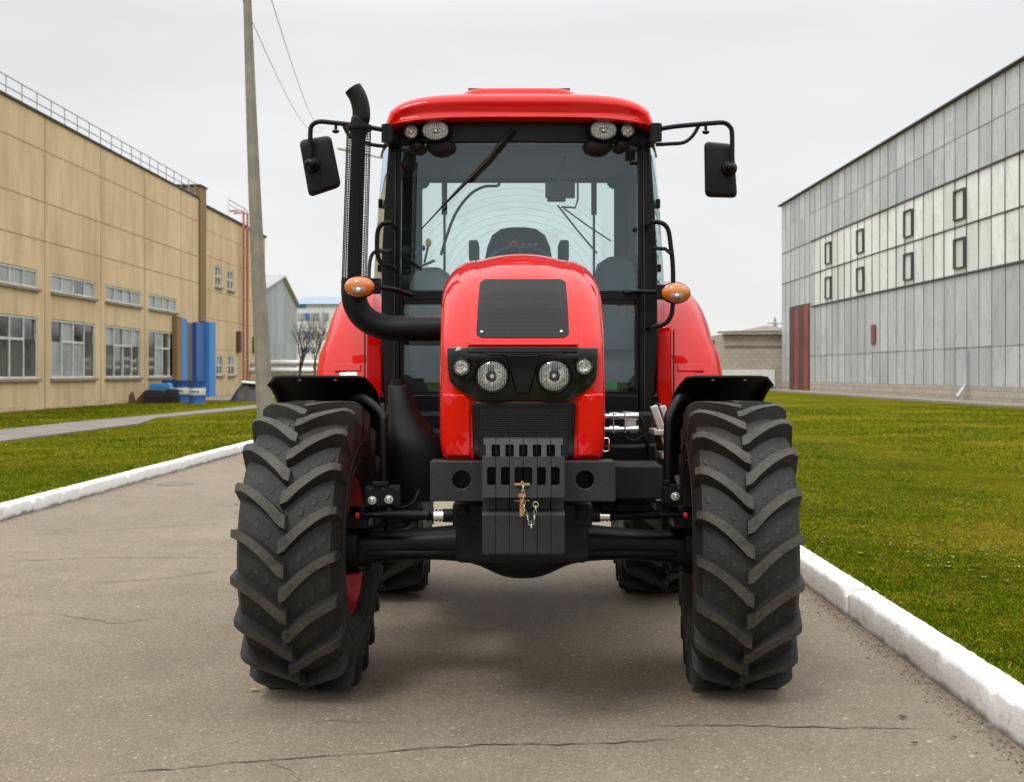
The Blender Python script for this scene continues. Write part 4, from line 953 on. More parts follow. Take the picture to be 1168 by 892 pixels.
mask = patch([(397, 510.5, 681.5), (399, 510.3, 681.7), (420, 511, 681), (434, 513, 679), (443, 521, 671), (450, 532, 661), (455, 540, 653), (457, 548, 645)], 41, 19, .016, 'headlamp_surround', M['black_gloss'], .05, hood, bevel=.004, yfun=maskbulge, smooth=50)
patch([(396, 532, 660), (402, 534, 658)], 21, 3, .024, 'surround_lip', M['frame_blk'], .02, hood, bevel=.002)
patch([(405, 577, 616), (409, 577.5, 615.5), (440, 587, 606), (449, 590, 603)], 13, 13, .026, 'surround_centre', M['frame_blk'], .03, hood, bevel=.004)
patch([(403, 545, 647), (405.5, 560, 632)], 15, 3, .025, 'surround_crease', M['frame_blk'], .02, hood, bevel=.001)
# lower grille frame and red lower cheeks
def yhood(px, py): h = Hs(px, py); return h.y if h else 4.83
patch([(458, 540, 655), (460, 538.5, 656.5), (522, 540, 654)], 13, 13, .020, 'lower_grille_frame', M['frame_blk'], .05, hood, bevel=.006)
patch([(466, 546, 649), (522, 546, 648)], 9, 9, .023, 'lower_grille', M['grille_d'], .04, hood, bevel=.002)
patch([(449, 504.5, 530), (452, 504.5, 534.5), (458, 505, 537), (521, 508, 537)], 9, 12, .014, 'lower_cheek', M['red'], .05, hood, bevel=.008)
patch([(449, 666, 688), (452, 661, 688), (458, 658.5, 687.5), (521, 658.5, 685)], 9, 12, .014, 'lower_cheek', M['red'], .05, hood, bevel=.008)
def headlamp(px, py, r, big, Y=None, parent=hood, name='headlight', el=1.0, dy=.045):
    h = Hs(px, py) if Y is None else T(px, py, Y); c = Vector((h.x, h.y - dy, h.z)); ax = (0, -1, 0)
    m = MB(); m.lathe([(r * 1.16, -.06), (r * 1.16, .004), (r * 1.08, .012), (r * 1.0, .008), (r * .99, -.03)], c, ax, 40, sx=el, cap=False); b = part(m, name, M['black_gloss'] if Y is None else M['frame_blk'], parent, smooth=50)
    m = MB(); m.lathe([(r, .002)] + [(r * math.cos(t), -r * .40 * math.sin(t) + .002) for t in (.2, .4, .6, .8, 1.0, 1.2, 1.4)] + [(.002, -r * .40)], c, ax, 40, sx=el, cap=False); part(m, 'reflector', M['reflector'], b, smooth=60)
    m = MB(); m.lathe([(r * .22, -r * .38), (r * .22, -.008), (r * .12, -.002), (.001, -.002)], c, ax, 20); part(m, 'bulb_cap', M['chrome'], b)
    if big:
        m = MB()
        for k in range(-6, 7):
            x = k * r / 7; hh = math.sqrt(max(0, r * r - x * x)) * .93
            for s_ in (-1, 1):
                z0 = r * .3 if abs(x) < r * .3 else 0.002
                if hh > z0 + .004: m.bar(c + Vector((x * el, -.001, s_ * z0)), c + Vector((x * el, -.001, s_ * hh)), .0016, .002)
        part(m, 'lens_flutes', M['chrome'], b)
    m = MB(); m.lathe([(r * 1.0, .004), (r * .85, .010), (r * .5, .016), (.001, .018)], c, ax, 40, sx=el, cap=False); part(m, 'lens', M['lens'], b, smooth=70)
    return b
for px, py in ((561.5, 429), (631.5, 428.5)): headlamp(px, py, .0585, True)
for px, py in ((526.5, 418.5), (666, 417.5)): headlamp(px, py, .031, False, dy=.032)
for s in (-1, 1):
    pts = []
    for k in range(30):
        y = 5.30 + k * .049; x = s * (.195 + .01 * min(1, k / 12)); h = HB.ray_cast(Vector((x, y, 3)), Vector((0, 0, -1)))
        if h[0]: pts.append(h[0] + Vector((0, 0, .0005)))
    p = Hs(546 if s < 0 else 650, 300); pts.insert(0, p + Vector((0, -.002, 0)))
    m = MB(); m.tube(pts, .0022, 6); part(m, 'hood_seam', M['coal'], hood)
m = MB(); hp = T(691, 500, 4.97); m.tube([hp + Vector((-.02, 0, 0)), hp + Vector((.008, 0, 0)), hp + Vector((.012, 0, -.005)), hp + Vector((.012, 0, -.045)), hp + Vector((.006, 0, -.05)), hp + Vector((-.02, 0, -.05))], .0035, 8); part(m, 'hood_latch', M['chrome'], hood)
# emblem-less seams on the hood top
# ---- engine, chassis
m = MB(); m.box(-.26, .26, 4.98, 7.0, .62, 1.05); m.box(-.30, .30, 5.9, 7.0, .95, 1.2); m.box(-.2, .2, 6.9, 8.3, .55, 1.0); part(m, 'engine_block', M['black_soft'], bevel=.02)
m = MB(); m.box(-.7, .7, 6.62, 6.9, .95, 1.16); m.box(-.72, -.36, 6.35, 6.62, .78, 1.08); m.box(.36, .70, 6.5, 6.62, .70, 1.0); part(m, 'platform_frame', M['black'], bevel=.02)
m = MB(); m.cyl((-1.15, 8.05, .87), (1.15, 8.05, .87), .13, seg=24); m.box(-.3, .3, 7.7, 8.4, .6, 1.15); part(m, 'rear_axle', M['black'], bevel=.02)
# ---- front axle
sec = [(398, 607, 650, .10), (406, 603, 648, .12), (418, 603, 645, .12), (432, 607, 640, .11), (470, 604, 637, .11), (505, 601, 637, .12), (540, 597, 640, .14), (556, 597, 647, .17), (574, 596, 656, .2), (596, 596, 658, .2), (618, 596, 656, .2), (636, 597, 647, .17), (652, 597, 640, .14), (690, 601, 637, .12), (725, 604, 637, .11), (758, 607, 640, .11), (772, 603, 645, .12), (785, 603, 648, .12), (793, 607, 650, .10)]
rings = []
for px, a, b, d in sec:
    zt, zb = Z(a, 5.6), Z(b, 5.6); x = T(px, 0, 5.6).x; zc, hh = (zt + zb) / 2, (zt - zb) / 2
    rings.append([Vector((x, 5.6 + d * math.copysign(abs(math.cos(t)) ** .6, math.cos(t)), zc + hh * math.copysign(abs(math.sin(t)) ** .6, math.sin(t)))) for t in [2 * math.pi * k / 20 for k in range(20)]])
m = MB(); m.loft(rings); axle = part(m, 'front_axle', M['black'], smooth=50, sub=1)
m = MB()
for s in (-1, 1): m.box(min(s * .14, s * .66), max(s * .14, s * .66), 5.45, 5.5, Z(632, 5.5), Z(627, 5.5))
part(m, 'axle_rib', M['black'], axle, bevel=.004)
for s in (-1, 1):
    m = MB(); kx = s * .70; m.cyl((kx, 5.56, .50), (kx, 5.6, .78), .055, .05, 20); m.cyl((s * .70, 5.6, .617), (s * .84, 5.6 + (.0), .617), .13, .15, 28); m.box(kx - .05, kx + .05, 5.42, 5.6, .70, .745)
    m.cyl((s * .66, 5.6, .617), (s * .72, 5.6, .617), .085, .12, 24)
    for k in range(6): a = k * math.pi / 3; m.cyl((s * .69, 5.6 - .11 * math.cos(a), .617 + .11 * math.sin(a)), (s * .72, 5.6 - .11 * math.cos(a), .617 + .11 * math.sin(a)), .013, seg=6)
    part(m, 'steering_knuckle', M['black'], bevel=.006)
    # steering cylinder and tie rod
    zz = Z(588, 5.32); m = MB(); m.cyl((s * .22, 5.32, zz), (s * .33, 5.32, zz), .028, seg=16); m.cyl((s * .36, 5.33, zz - .002), (s * .58, 5.4, zz - .005), .019, seg=14); m.cyl((s * .58, 5.4, zz - .005), (s * .70, 5.42, zz - .01), .013, seg=10)
    for q in range(4): m.cyl((s * (.335 + q * .016), 5.32, zz), (s * (.343 + q * .016), 5.32, zz), .026, seg=14)
    rod = part(m, 'tie_rod', M['black'], bevel=.002)
    m = MB(); m.cyl((s * .285 if False else s * .325, 5.305, zz), (s * .365, 5.305, zz), .02, seg=14); part(m, 'rod_end', M['chrome'], rod)
    m = MB(); m.cyl((s * .685, 5.40, zz - .01), (s * .70, 5.40, zz - .01), .014, seg=10); part(m, 'rod_cap', M['rim_red'], rod)
# axle bolster behind the weights
m = MB(); m.box(-.27, .27, 4.92, 5.4, Z(600, 4.95), Z(573, 4.95)); m.box(-.21, .21, 5.0, 5.5, .62, .9); part(m, 'axle_bolster', M['black'], bevel=.012)
for s in (-1, 1): m = MB(); c = Vector((s * .235, 4.92, Z(585, 4.92))); m.lathe([(.034, 0), (.034, .01), (.02, .014), (.018, .008), (.001, .008)], c, (0, -1, 0), 20); part(m, 'bolster_bush', M['black'], TR)
# ---- front fenders
def fender(s):
    cy, cz = 5.6, .625; xi, xo = (.655, 1.13) if s < 0 else (.70, 1.125)
    P = []; n = 22; us = [0, .03, .08, .16, .3, .5, .7, .84, .92, .97, 1.0]
    for i in range(n):
        a = R(88 - 108 * i / (n - 1)); r = .722
        row = []
        for u in us:
            x = xi + (xo - xi) * u; dr = 0
            if u < .1: dr = -.05 * ((.1 - u) / .1) ** 1.5
            if u > .9: dr = -.035 * ((u - .9) / .1) ** 1.5
            aa = a
            if i == 0: aa = a - R(7) * (abs(u - .5) * 2) ** 6
            row.append(Vector((s * x, cy + (r + dr) * math.cos(aa), cz + (r + dr) * math.sin(aa))))
        P.append(row)
    m = MB(); m.grid(P, len(us), n); o = part(m, 'front_fender', M['black_soft'], solid=.012, smooth=60)
    m = MB()
    for u in (.35, .68):
        x = xi + (xo - xi) * u; m.lathe([(.010, 0), (.010, .006), (.004, .008)], (s * x, cy + .05, cz + .709), (0, -.3, -1), 10)
    part(m, 'fender_bolt', M['steel'], o)
    m = MB(); e = T(438 if s < 0 else 761.5, 562, 5.45); px = abs(e.x)
    m.tube([(s * .80, 5.95, 1.22), (s * .70, 5.62, 1.255), (s * (px + .012), 5.48, 1.19), (s * px, 5.45, 1.13), (s * px, 5.45, .86)], .0175, 12, smooth=5); part(m, 'fender_bracket', M['black'], o)
    return o
for s in (-1, 1): fender(s)
for px0, px1, py0, py1, bl in ((416, 457, 555, 577, ((424.6, 570.5), (443.6, 569.5))), (738, 778, 553, 574, ((751, 566), (770, 566)))):
    a, b = T(px0, py1, 5.38), T(px1, py0, 5.38); m = MB(); m.box(a.x, b.x, 5.385, 5.42, a.z, b.z); m.box(a.x + .03, b.x - .05, 5.38, 5.42, b.z, b.z + .02); m.box(a.x + .02, b.x - .02, 5.42, 5.6, a.z + .01, b.z - .01)
    pl = part(m, 'mounting_plate', M['black'], bevel=.003)
    for q in bl:
        c = T(*q, 5.38); m = MB(); m.lathe([(.0165, 0), (.0165, .003), (.011, .004), (.011, .014), (.008, .016)], c, (0, -1, 0), 6); m.lathe([(.018, .0), (.018, .002)], c, (0, -1, 0), 20); part(m, 'bolt', M['steel'], pl)
    m = MB(); 
    for k in range(3): c = T(px0 + 6 + k * 15, py0 + 3, 5.384); m.lathe([(.006, 0), (.006, .001)], c, (0, -1, 0), 12)
    part(m, 'bolt_hole', M['coal'], pl)
# ---- front carrier and weights
YB = 4.72; a, b = T(490.5, 572, YB), T(702, 526, YB); h1, h2 = T(526.5, 547.5, YB), T(667, 547.5, YB)
m = MB(); m.holeplate(a.x, b.x, a.z, b.z, YB, .012, [(h1.x, h1.z, .033), (h2.x, h2.z, .033)], 40)
m.box(a.x, b.x, YB + .02, YB + .17, b.z - .016, b.z - .003); m.box(a.x, b.x, YB + .02, YB + .17, a.z + .003, a.z + .016); m.box(a.x + .002, a.x + .014, YB + .014, YB + .17, a.z + .016, b.z - .016); m.box(b.x - .014, b.x - .002, YB + .014, YB + .17, a.z + .016, b.z - .016); m.box(a.x + .03, b.x - .03, YB + .14, YB + .16, a.z + .02, b.z - .02)
part(m, 'weight_carrier', M['iron'], bevel=.0035)
a, b = T(702, 570, 5.2), T(757, 531, 5.2); m = MB(); m.box(a.x - .05, b.x, 5.2, 5.5, a.z, b.z); part(m, 'side_beam', M['black'], bevel=.01)
YW = 4.50; x0 = T(549.5, 0, YW).x; x1 = T(644.5, 0, YW).x; pw = (x1 - x0) / 6
def weight(i):
    a = x0 + i * pw + .0010; b = a + pw - .0020; m = MB(); z = lambda py: Z(py, YW)
    lef = i < 3; w2 = pw * .60; n1 = pw * .29
    def arcn(side, za, zb, d, r=.008):
        # notch from one side between za (top) and zb (bottom), rounded inner corners; returned top to bottom
        sx = -1 if side > 0 else 1; X = b if side > 0 else a; P = [(X, za)]
        for k in range(5): t = math.pi / 2 * k / 4; P.append((X + sx * (d - r + r * math.sin(t)), za - r + r * math.cos(t)))
        for k in range(5): t = math.pi / 2 * k / 4; P.append((X + sx * (d - r + r * math.cos(t)), zb + r - r * math.sin(t)))
        return P + [(X, zb)]
    # lower body
    if i in (2, 3): w2 = pw * .62
    if i in (0, 5): w2 = pw * .60
    right = arcn(1, z(533), z(553.5), w2) if lef else []
    left = arcn(-1, z(533), z(553.5), w2) if not lef else []
    o = 0
    poly = [(a, z(521.5)), (b, z(521.5))] + right + [(b, z(567.5)), (a, z(567.5))] + left[::-1]
    def sh(poly, yf, k, yb=4.70, zr=z(567.5)):
        m.loft([[Vector((x, yf + (zz - zr) * k, zz)) for x, zz in poly], [Vector((x, yb, zz)) for x, zz in poly]])
    sh(poly, 4.495, .16)
    # comb on top
    ia = .004 if i == 0 else .0; ib = .004 if i == 5 else 0
    nr = arcn(1, z(508), z(521.6), n1 if i < 5 else n1 * .6, .005); nl_ = arcn(-1, z(508), z(521.6), n1 if i > 0 else n1 * .6, .005)
    poly = [(a + ia, z(501.5)), (b - ib, z(501.5))] + [(x - ib, zz) for x, zz in nr[:-1]] + [(x + ia, zz) for x, zz in nl_[:-1][::-1]]
    sh(poly, 4.530, .5, 4.68, z(521.5))
    m.loft([[Vector((x, 4.575, zz)) for x, zz in q] for q in [[(a + .001, z(583.5)), (b - .001, z(583.5)), (b - .001, z(568)), (a + .001, z(568))]]] + [[Vector((x, 4.70, zz)) for x, zz in [(a + .001, z(583.5)), (b - .001, z(583.5)), (b - .001, z(568)), (a + .001, z(568))]]])
    m.prismx([(4.56, z(583.7)), (4.70, z(583.7)), (4.70, z(634)), (4.53, z(634)), (4.512, z(631)), (4.500, z(588)), (4.512, z(584.5))], a, b)
    m.box(a + .002, b - .002, 4.63, 4.695, z(553), z(509))
    return part(m, 'front_weight', M['iron'], bevel=.0022, bseg=2)
for i in range(6): weight(i)
# pin, chain
def torus(m, c, R0, r, rot, el=1.0, seg=16):
    pts = []; mt = Euler(rot).to_matrix()
    rings = []
    for k in range(seg + 1):
        a = 2 * math.pi * k / seg; d = Vector((math.cos(a), 0, math.sin(a))); cc = Vector((d.x * R0, 0, d.z * R0 * el)); rings.append([Vector(c) + mt @ (cc + d * r * math.cos(b_) + Vector((0, 1, 0)) * r * math.sin(b_)) for b_ in [2 * math.pi * j / 6 for j in range(6)]])
    m.loft(rings, cap=False)
YC = 4.47
m = MB(); m.cyl(T(595.5, 568, YC), T(595, 589, YC), .008, .0075, 14); pin = part(m, 'hitch_pin', M['wood'], bevel=.001)
m = MB(); m.cyl(T(587, 571.5, YC), T(604, 571, YC), .0014, seg=8); m.lathe([(.014, 0), (.014, .01), (.008, .012)], T(595.5, 567, YC), (0, 0, 1), 16); part(m, 'pin_clip', M['wood'], pin)
m = MB(); m.box(T(587, 0, 4.49).x, T(604, 0, 4.49).x, 4.485, 4.50, Z(553.5, 4.49), Z(551, 4.49)); part(m, 'catch_plate', M['brass'], pin)
m = MB(); path = [(596.5, 552), (596.8, 557), (597, 562), (597, 567), (597.5, 573), (598, 579), (599.5, 585), (602, 591), (604.5, 597), (606, 600), (608, 596), (609.5, 590), (610.5, 584), (611, 579)]
for i, (p, q) in enumerate(path):
    torus(m, T(p, q, YC - .008), .0052, .0016, (0, (-.25 if i < 9 else .25), (i % 2) * 1.2 + .2), 1.7, 12)
torus(m, T(611, 575.5, YC - .008), .0095, .0022, (0, 0, .1), 1.0); part(m, 'chain', M['chrome'], TR)
# ---- plastic tank / air intake on the left of the hood
rings = []
for py, a, b, d in ((433, 443, 459, .05), (439, 443, 459, .05), (440, 439.5, 462, .07), (443, 440, 463, .08), (452, 440, 467, .1), (465, 439, 472, .12), (480, 438, 482, .14), (495, 437.5, 493, .17), (507, 437, 503, .19), (520, 437, 512, .19), (545, 437, 512, .19), (572, 439, 512, .17)):
    p, q = T(a, py, 6.1), T(b, py, 6.1); cx, hx = (p.x + q.x) / 2, (q.x - p.x) / 2
    rings.append([Vector((cx + hx * math.copysign(abs(math.cos(t)) ** .7, math.cos(t)), 6.25 + d * math.copysign(abs(math.sin(t)) ** .7, math.sin(t)), p.z)) for t in [2 * math.pi * k / 24 for k in range(24)]])
m = MB(); m.loft(rings); part(m, 'air_intake_duct', M['black_soft'], smooth=50)
# ---- exhaust
YE = 6.35
m = MB(); pts = [T(520, 374, YE), T(480, 374.5, YE), T(445, 374, YE), T(428, 370, YE), T(414, 361, YE), T(406, 348, YE), T(403.5, 334, YE), T(404, 318, YE)]
m.tube(pts, [.063] * 43 , 28, smooth=6) if len(catmull(pts, 6)) == 43 else m.tube(pts, .063, 28, smooth=6)
ex = part(m, 'exhaust', M['black'], smooth=60)
m = MB(); pts = [T(404, 322, YE), T(406, 240, YE), T(409.5, 147, YE), T(412, 135, YE), T(411.5, 122, YE), T(408, 110, YE), T(402.5, 101, YE)]
cp = catmull(pts, 6); B_top = Z(150, YE); m.tube(cp, [.034 if q.z < B_top else .043 for q in cp], 24, cap=False); part(m, 'exhaust_pipe', M['black'], ex, solid=.003, smooth=60)
m = MB(); A, B = T(404, 322, YE), T(409.5, 146, YE); nr, ns = 64, 28; rings = []
ax = (B - A).normalized(); ux = ax.cross(Vector((0, 1, 0))).normalized(); uy = ax.cross(ux).normalized()
for i in range(nr + 1):
    c = A.lerp(B, i / nr); rr_ = .062 - .002 * (i / nr); rings.append([c + ux * (rr_ * math.cos(2 * math.pi * k / ns)) + uy * (rr_ * math.sin(2 * math.pi * k / ns)) for k in range(ns)])
vs, fs = [], []
for i in range(nr):
    for k in range(ns):
        q = [rings[i][k], rings[i][(k + 1) % ns], rings[i + 1][(k + 1) % ns], rings[i + 1][k]]; c = (q[0] + q[1] + q[2] + q[3]) / 4; inn = [c + (p - c) * .77 for p in q]; o = len(vs); vs += q + inn
        for j in range(4): fs.append((o + j, o + (j + 1) % 4, o + 4 + (j + 1) % 4, o + 4 + j))
m.add(vs, fs); part(m, 'heat_shield', M['black'], ex, solid=.0018)
m = MB(); m.lathe([(.064, -.01), (.0655, 0), (.064, .012), (.045, .014)], B, ax, 32); part(m, 'shield_collar', M['black'], ex)
m = MB(); m.lathe([(.064, -.01), (.0655, 0), (.064, .012)], A, ax, 32); m.cyl(T(430, 286, YE), T(446, 287, 6.85), .012, seg=8); part(m, 'shield_bracket', M['black'], ex)

# ---- cab
YF = 6.9
prof = [(2.66, .705, .640), (2.3, .730, .640), (1.95, .748, .643), (1.55, .748, .645), (1.13, .720, .645)]
for s in (-1, 1):
    m = MB(); m.loft([[Vector((s * xo, YF + .012, z)), Vector((s * xi, YF, z)), Vector((s * xi, YF + .07, z)), Vector((s * xo, YF + .10, z))] for z, xo, xi in prof]); pf = part(m, 'front_pillar', M['frame_blk'], bevel=.008)
    m = MB(); m.loft([[Vector((s * (xi + .028), YF - .004, z)), Vector((s * (xi + .034), YF - .004, z)), Vector((s * (xi + .034), YF + .01, z)), Vector((s * (xi + .028), YF + .01, z))] for z, xo, xi in prof]); part(m, 'pillar_seam', M['coal'], pf)
    m = MB(); m.loft([[Vector((s * (x - .04), 7.62, z)), Vector((s * x, 7.62, z)), Vector((s * x, 7.69, z)), Vector((s * (x - .04), 7.69, z))] for z, x in ((2.72, .795), (2.2, .845), (1.6, .865), (1.13, .85))]); part(m, 'door_pillar', M['frame_blk'], bevel=.006)
    m = MB(); m.loft([[Vector((s * (x - .13), 8.26, z)), Vector((s * x, 8.26, z)), Vector((s * x, 8.34, z)), Vector((s * (x - .13), 8.34, z))] for z, x in ((2.68, .76), (2.2, .78), (1.4, .79), (1.1, .79))]); part(m, 'rear_pillar', M['grey_int'] if False else M['dark_int'], bevel=.01)
    # door: glass with slim frame
    m = MB(); L = [(2.62, .712, .805), (2.3, .738, .835), (1.95, .755, .855), (1.6, .756, .865), (1.25, .738, .858)]
    P = []
    for z, xa, xb in L: P.append([Vector((s * (xa + (xb - xa) * math.sin(t * math.pi / 2)), YF + .10 + (7.62 - YF - .10) * t, z)) for t in (0, .15, .3, .5, .75, 1)])
    m.grid(P, 6, 5); dr = part(m, 'door', M['glass'], solid=.006, smooth=80)
    m = MB(); m.bar((s * .74, YF + .10, 1.22), (s * .858, 7.62, 1.22), .03, .05); part(m, 'lower_rail', M['frame_blk'], dr)
    m = MB(); m.bar((s * .715, YF + .1, 2.64), (s * .805, 7.62, 2.66), .03, .04); part(m, 'upper_rail', M['frame_blk'], dr)
    m = MB(); m.box(min(s * .752, s * .78), max(s * .752, s * .78), YF + .11, YF + .2, 1.92, 1.96); m.box(min(s * .752, s * .775), max(s * .752, s * .775), YF + .11, YF + .16, 2.27, 2.32); part(m, 'hinge', M['frame_blk'], dr, bevel=.004)
    m = MB(); m.grid([[Vector((s * x, 7.69, z)), Vector((s * (x - .06), 8.26, z))] for z, x in ((2.64, .80), (2.2, .842), (1.5, .862))], 2, 3); part(m, 'side_window', M['glass'], solid=.006)
m = MB(); m.box(-.64, .64, YF + .005, YF + .06, Z(343, YF), Z(330, YF)); m.box(-.645, .645, YF + .0, YF + .08, Z(475, YF), Z(450, YF)); m.box(-.40, -.36, YF + .002, YF + .05, 1.25, 1.75); m.box(.36, .40, YF + .002, YF + .05, 1.25, 1.75); part(m, 'windscreen_frame', M['frame_blk'], bevel=.008)
m = MB(); m.box(-.36, .36, YF + .02, YF + .08, 1.1, 1.8); part(m, 'firewall', M['black_soft'])
m = MB(); m.grid([[Vector((x, YF - .05 * (1 - (x / .64) ** 2) + .012, z)) for x in (-.64, -.5, -.3, 0, .3, .5, .64)] for z in (Z(332, YF), 2.2, 2.62)], 7, 3); ws = part(m, 'windscreen', M['glass'], solid=.006, smooth=80)
for s in (-1, 1):
    a, b = Z(451, YF), Z(342, YF); m = MB(); m.add([(s * .40, YF + .02, a), (s * .64, YF + .02, a), (s * .64, YF + .02, b), (s * .40, YF + .02, b)], [(0, 1, 2, 3)]); lw = part(m, 'lower_window', M['glass'], solid=.006)
    m = MB(); x0_, x1_ = sorted((s * .405, s * .632)); m.box(x0_, x1_, YF + .006, YF + .016, b - .025, b); m.box(x0_, x1_, YF + .006, YF + .016, a, a + .02)
    xa, xb = sorted((s * .625, s * .642)); m.box(xa, xb, YF + .006, YF + .017, a, b); part(m, 'window_seal', M['frame_blk'], lw)
    if s > 0:
        for k in range(2):
            p, q = T(703.5 + k * 12, 360, YF - .002), T(712.5 + k * 12, 347, YF - .002); m = MB()
            for (u0, u1, v0, v1) in ((0, 1, 0, .08), (0, 1, .92, 1), (0, .08, .08, .92), (.92, 1, .08, .92), (.4, .6, .55, .8), (.25, .42, .15, .5), (.58, .75, .15, .5)):
                m.box(p.x + (q.x - p.x) * u0, p.x + (q.x - p.x) * u1, YF + .010, YF + .013, p.z + (q.z - p.z) * v0, p.z + (q.z - p.z) * v1)
            part(m, 'sticker', M['grey_int'], lw)
        p, q = T(690, 444.5, YF), T(704, 436, YF); m = MB(); m.box(p.x, q.x, YF + .010, YF + .013, p.z, q.z); st = part(m, 'sticker', M['green'], lw, label='green sticker')
# interior low walls and floor
m = MB(); m.box(-.78, .78, 6.99, 8.3, 1.08, 1.14); m.box(-.77, -.74, 7.0, 8.26, 1.14, 1.2); m.box(.74, .77, 7.0, 8.26, 1.14, 1.2); m.box(-.78, .78, 8.24, 8.3, 1.14, 1.82); part(m, 'cab_floor', M['dark_int'])
for s in (-1, 1):
    m = MB(); rings = []
    for y, zt in ((7.35, 1.45), (7.5, 1.72), (7.7, 1.90), (7.9, 1.97), (8.24, 1.98)):
        a, b = s * .48, s * .80; rings.append([Vector((a, y, 1.14)), Vector((a, y, zt - .07)), Vector((a + s * .05, y, zt)), Vector((b - s * .02, y, zt)), Vector((b, y, zt - .05)), Vector((b, y, 1.14))])
    m.loft(rings); part(m, 'inner_fender', M['dark_int'], bevel=.02, smooth=50)
# rear window frame and glass
m = MB(); m.box(-.79, .79, 8.28, 8.33, 2.60, 2.70); m.box(-.64, .64, 8.285, 8.335, 1.80, 1.86); part(m, 'rear_window_frame', M['dark_int'], bevel=.01)
for s in (-1, 1):
    m = MB(); xa, xb = sorted((s * .62, s * .66)); m.box(xa, xb, 8.24, 8.27, 1.86, 2.60)
    m.lathe([(.001, 0), (.05, 0), (.001, .02)], (s * .62, 8.25, 2.60), (0, -1, 0), 12); part(m, 'rear_window_seal', M['dark_int'])
m = MB(); m.add([(-.66, 8.31, 1.84), (.66, 8.31, 1.84), (.66, 8.31, 2.62), (-.66, 8.31, 2.62)], [(0, 1, 2, 3)]); rg = part(m, 'rear_window', M['glass'], solid=.005)
m = MB()
for k in range(13):
    r_ = .16 + k * .042; pts = [(r_ * 1.15 * math.cos(t), 8.300, 1.90 + r_ * math.sin(t)) for t in [math.pi * j / 24 for j in range(25)]]; pts = [p for p in pts if p[2] < 2.58 and abs(p[0]) < .6]
    i0 = 0; seg = []
    for p in pts:
        if seg and (Vector(p) - Vector(seg[-1])).length > .15: m.tube(seg, .0006, 4) if len(seg) > 1 else None; seg = []
        seg.append(p)
    if len(seg) > 1: m.tube(seg, .0006, 4)
part(m, 'heating_wire', M['lgrey'], rg)
for px in (507, 677.5):
    m = MB(); p0, p1, p2 = T(px, 203, 8.2), T(px, 245, 8.2), T(px, 318, 8.2); m.cyl(p0, p1, .018, seg=12); m.cyl(p1, p2, .008, seg=10); part(m, 'gas_strut', M['dark_int'])
m = MB(); m.tube([T(636, 234, 8.22), T(658, 262, 8.22), T(681, 289, 8.22)], .006, 6); m.tube([T(641, 236, 8.22), T(668, 256, 8.22), T(697, 275, 8.22)], .005, 6); part(m, 'rear_wiper', M['dark_int'])
m = MB(); m.tube([T(503, 291, 7.9), T(510, 268, 7.9), T(520, 243, 7.9), T(536, 222, 7.9), T(552, 213, 7.9), T(567, 212, 7.9), T(569, 208, 7.9), T(562, 202, 7.9)], .009, 8, smooth=4); part(m, 'cab_rail', M['dark_int'])
# roof liner
m = MB(); m.box(-.70, .70, 6.98, 8.3, 2.62, 2.70); part(m, 'roof_liner', simple('liner', (.07, .085, .09), .8), bevel=.01)
m = MB(); m.box(-.46, .46, 7.02, 7.04, 2.57, 2.615); part(m, 'sun_visor', M['dark_int'], bevel=.01)
# interior mirror
a, b = T(622, 230, 7.1), T(656, 206, 7.1); m = MB(); m.box(a.x, b.x, 7.1, 7.12, a.z + .02, b.z); m.box(a.x + .01, b.x - .05, 7.1, 7.12, a.z, a.z + .02); im = part(m, 'interior_mirror', M['dark_int'], bevel=.008)
m = MB(); m.tube([T(637, 206, 7.1), T(637, 196, 7.1), T(645, 180, 7.2)], .008, 6); m.tube([T(640, 236, 7.15), T(656, 237, 7.15), T(659, 228, 7.15), T(659, 200, 7.15)], .006, 6); part(m, 'mirror_stem', M['dark_int'], im)
# seat, steering wheel, console
def blob(rings_): m = MB(); m.loft(rings_); return m
def sring(cx, cy, z, hx, hy, n=20, e=.6): return [Vector((cx + hx * math.copysign(abs(math.cos(t)) ** e, math.cos(t)), cy + hy * math.copysign(abs(math.sin(t)) ** e, math.sin(t)), z)) for t in [2 * math.pi * k / n for k in range(n)]]
m = MB(); m.loft([sring(0, 7.75, z, hx, hy) for z, hx, hy in ((1.55, .22, .07), (1.6, .235, .08), (1.9, .225, .07), (2.05, .205, .06), (2.13, .19, .055), (2.20, .16, .05), (2.235, .11, .035), (2.245, .05, .015))]); seat = part(m, 'seat', M['dark_int'], smooth=60)
m = MB(); m.loft([sring(0, 7.5, z, .24, .25) for z in (1.42, 1.46, 1.55, 1.58)]); part(m, 'cushion', M['dark_int'], seat, smooth=60)
for s in (-1, 1): m = MB(); m.box(s * .265 - .028, s * .265 + .028, 7.45, 7.75, 2.02, 2.14) ; part(m, 'armrest', M['dark_int'], seat, bevel=.012)
def ring_mesh(m, c, R0, r, rotx, seg=40):
    mt = Euler((rotx, 0, 0)).to_matrix(); rings = []
    for k in range(seg + 1):
        a = 2 * math.pi * k / seg; d = Vector((math.cos(a), 0, math.sin(a))); rings.append([Vector(c) + mt @ (d * (R0 + r * math.cos(b_)) + Vector((0, 1, 0)) * r * math.sin(b_)) for b_ in [2 * math.pi * j / 8 for j in range(8)]])
    m.loft(rings, cap=False)
m = MB(); c = T(593, 303, 7.15); ring_mesh(m, c, .185, .014, R(-50)); m.cyl(c, c + Vector((0, -.12, -.5)), .03, seg=12); m.lathe([(.05, -.02), (.05, .01), (.03, .02)], c, (0, -.3, 1), 20)
for k in (0, 2.1, 4.2): m.bar(c, c + Euler((R(-50), 0, 0)).to_matrix() @ Vector((math.cos(k + 1.57) * .18, 0, math.sin(k + 1.57) * .18)), .02, .008)
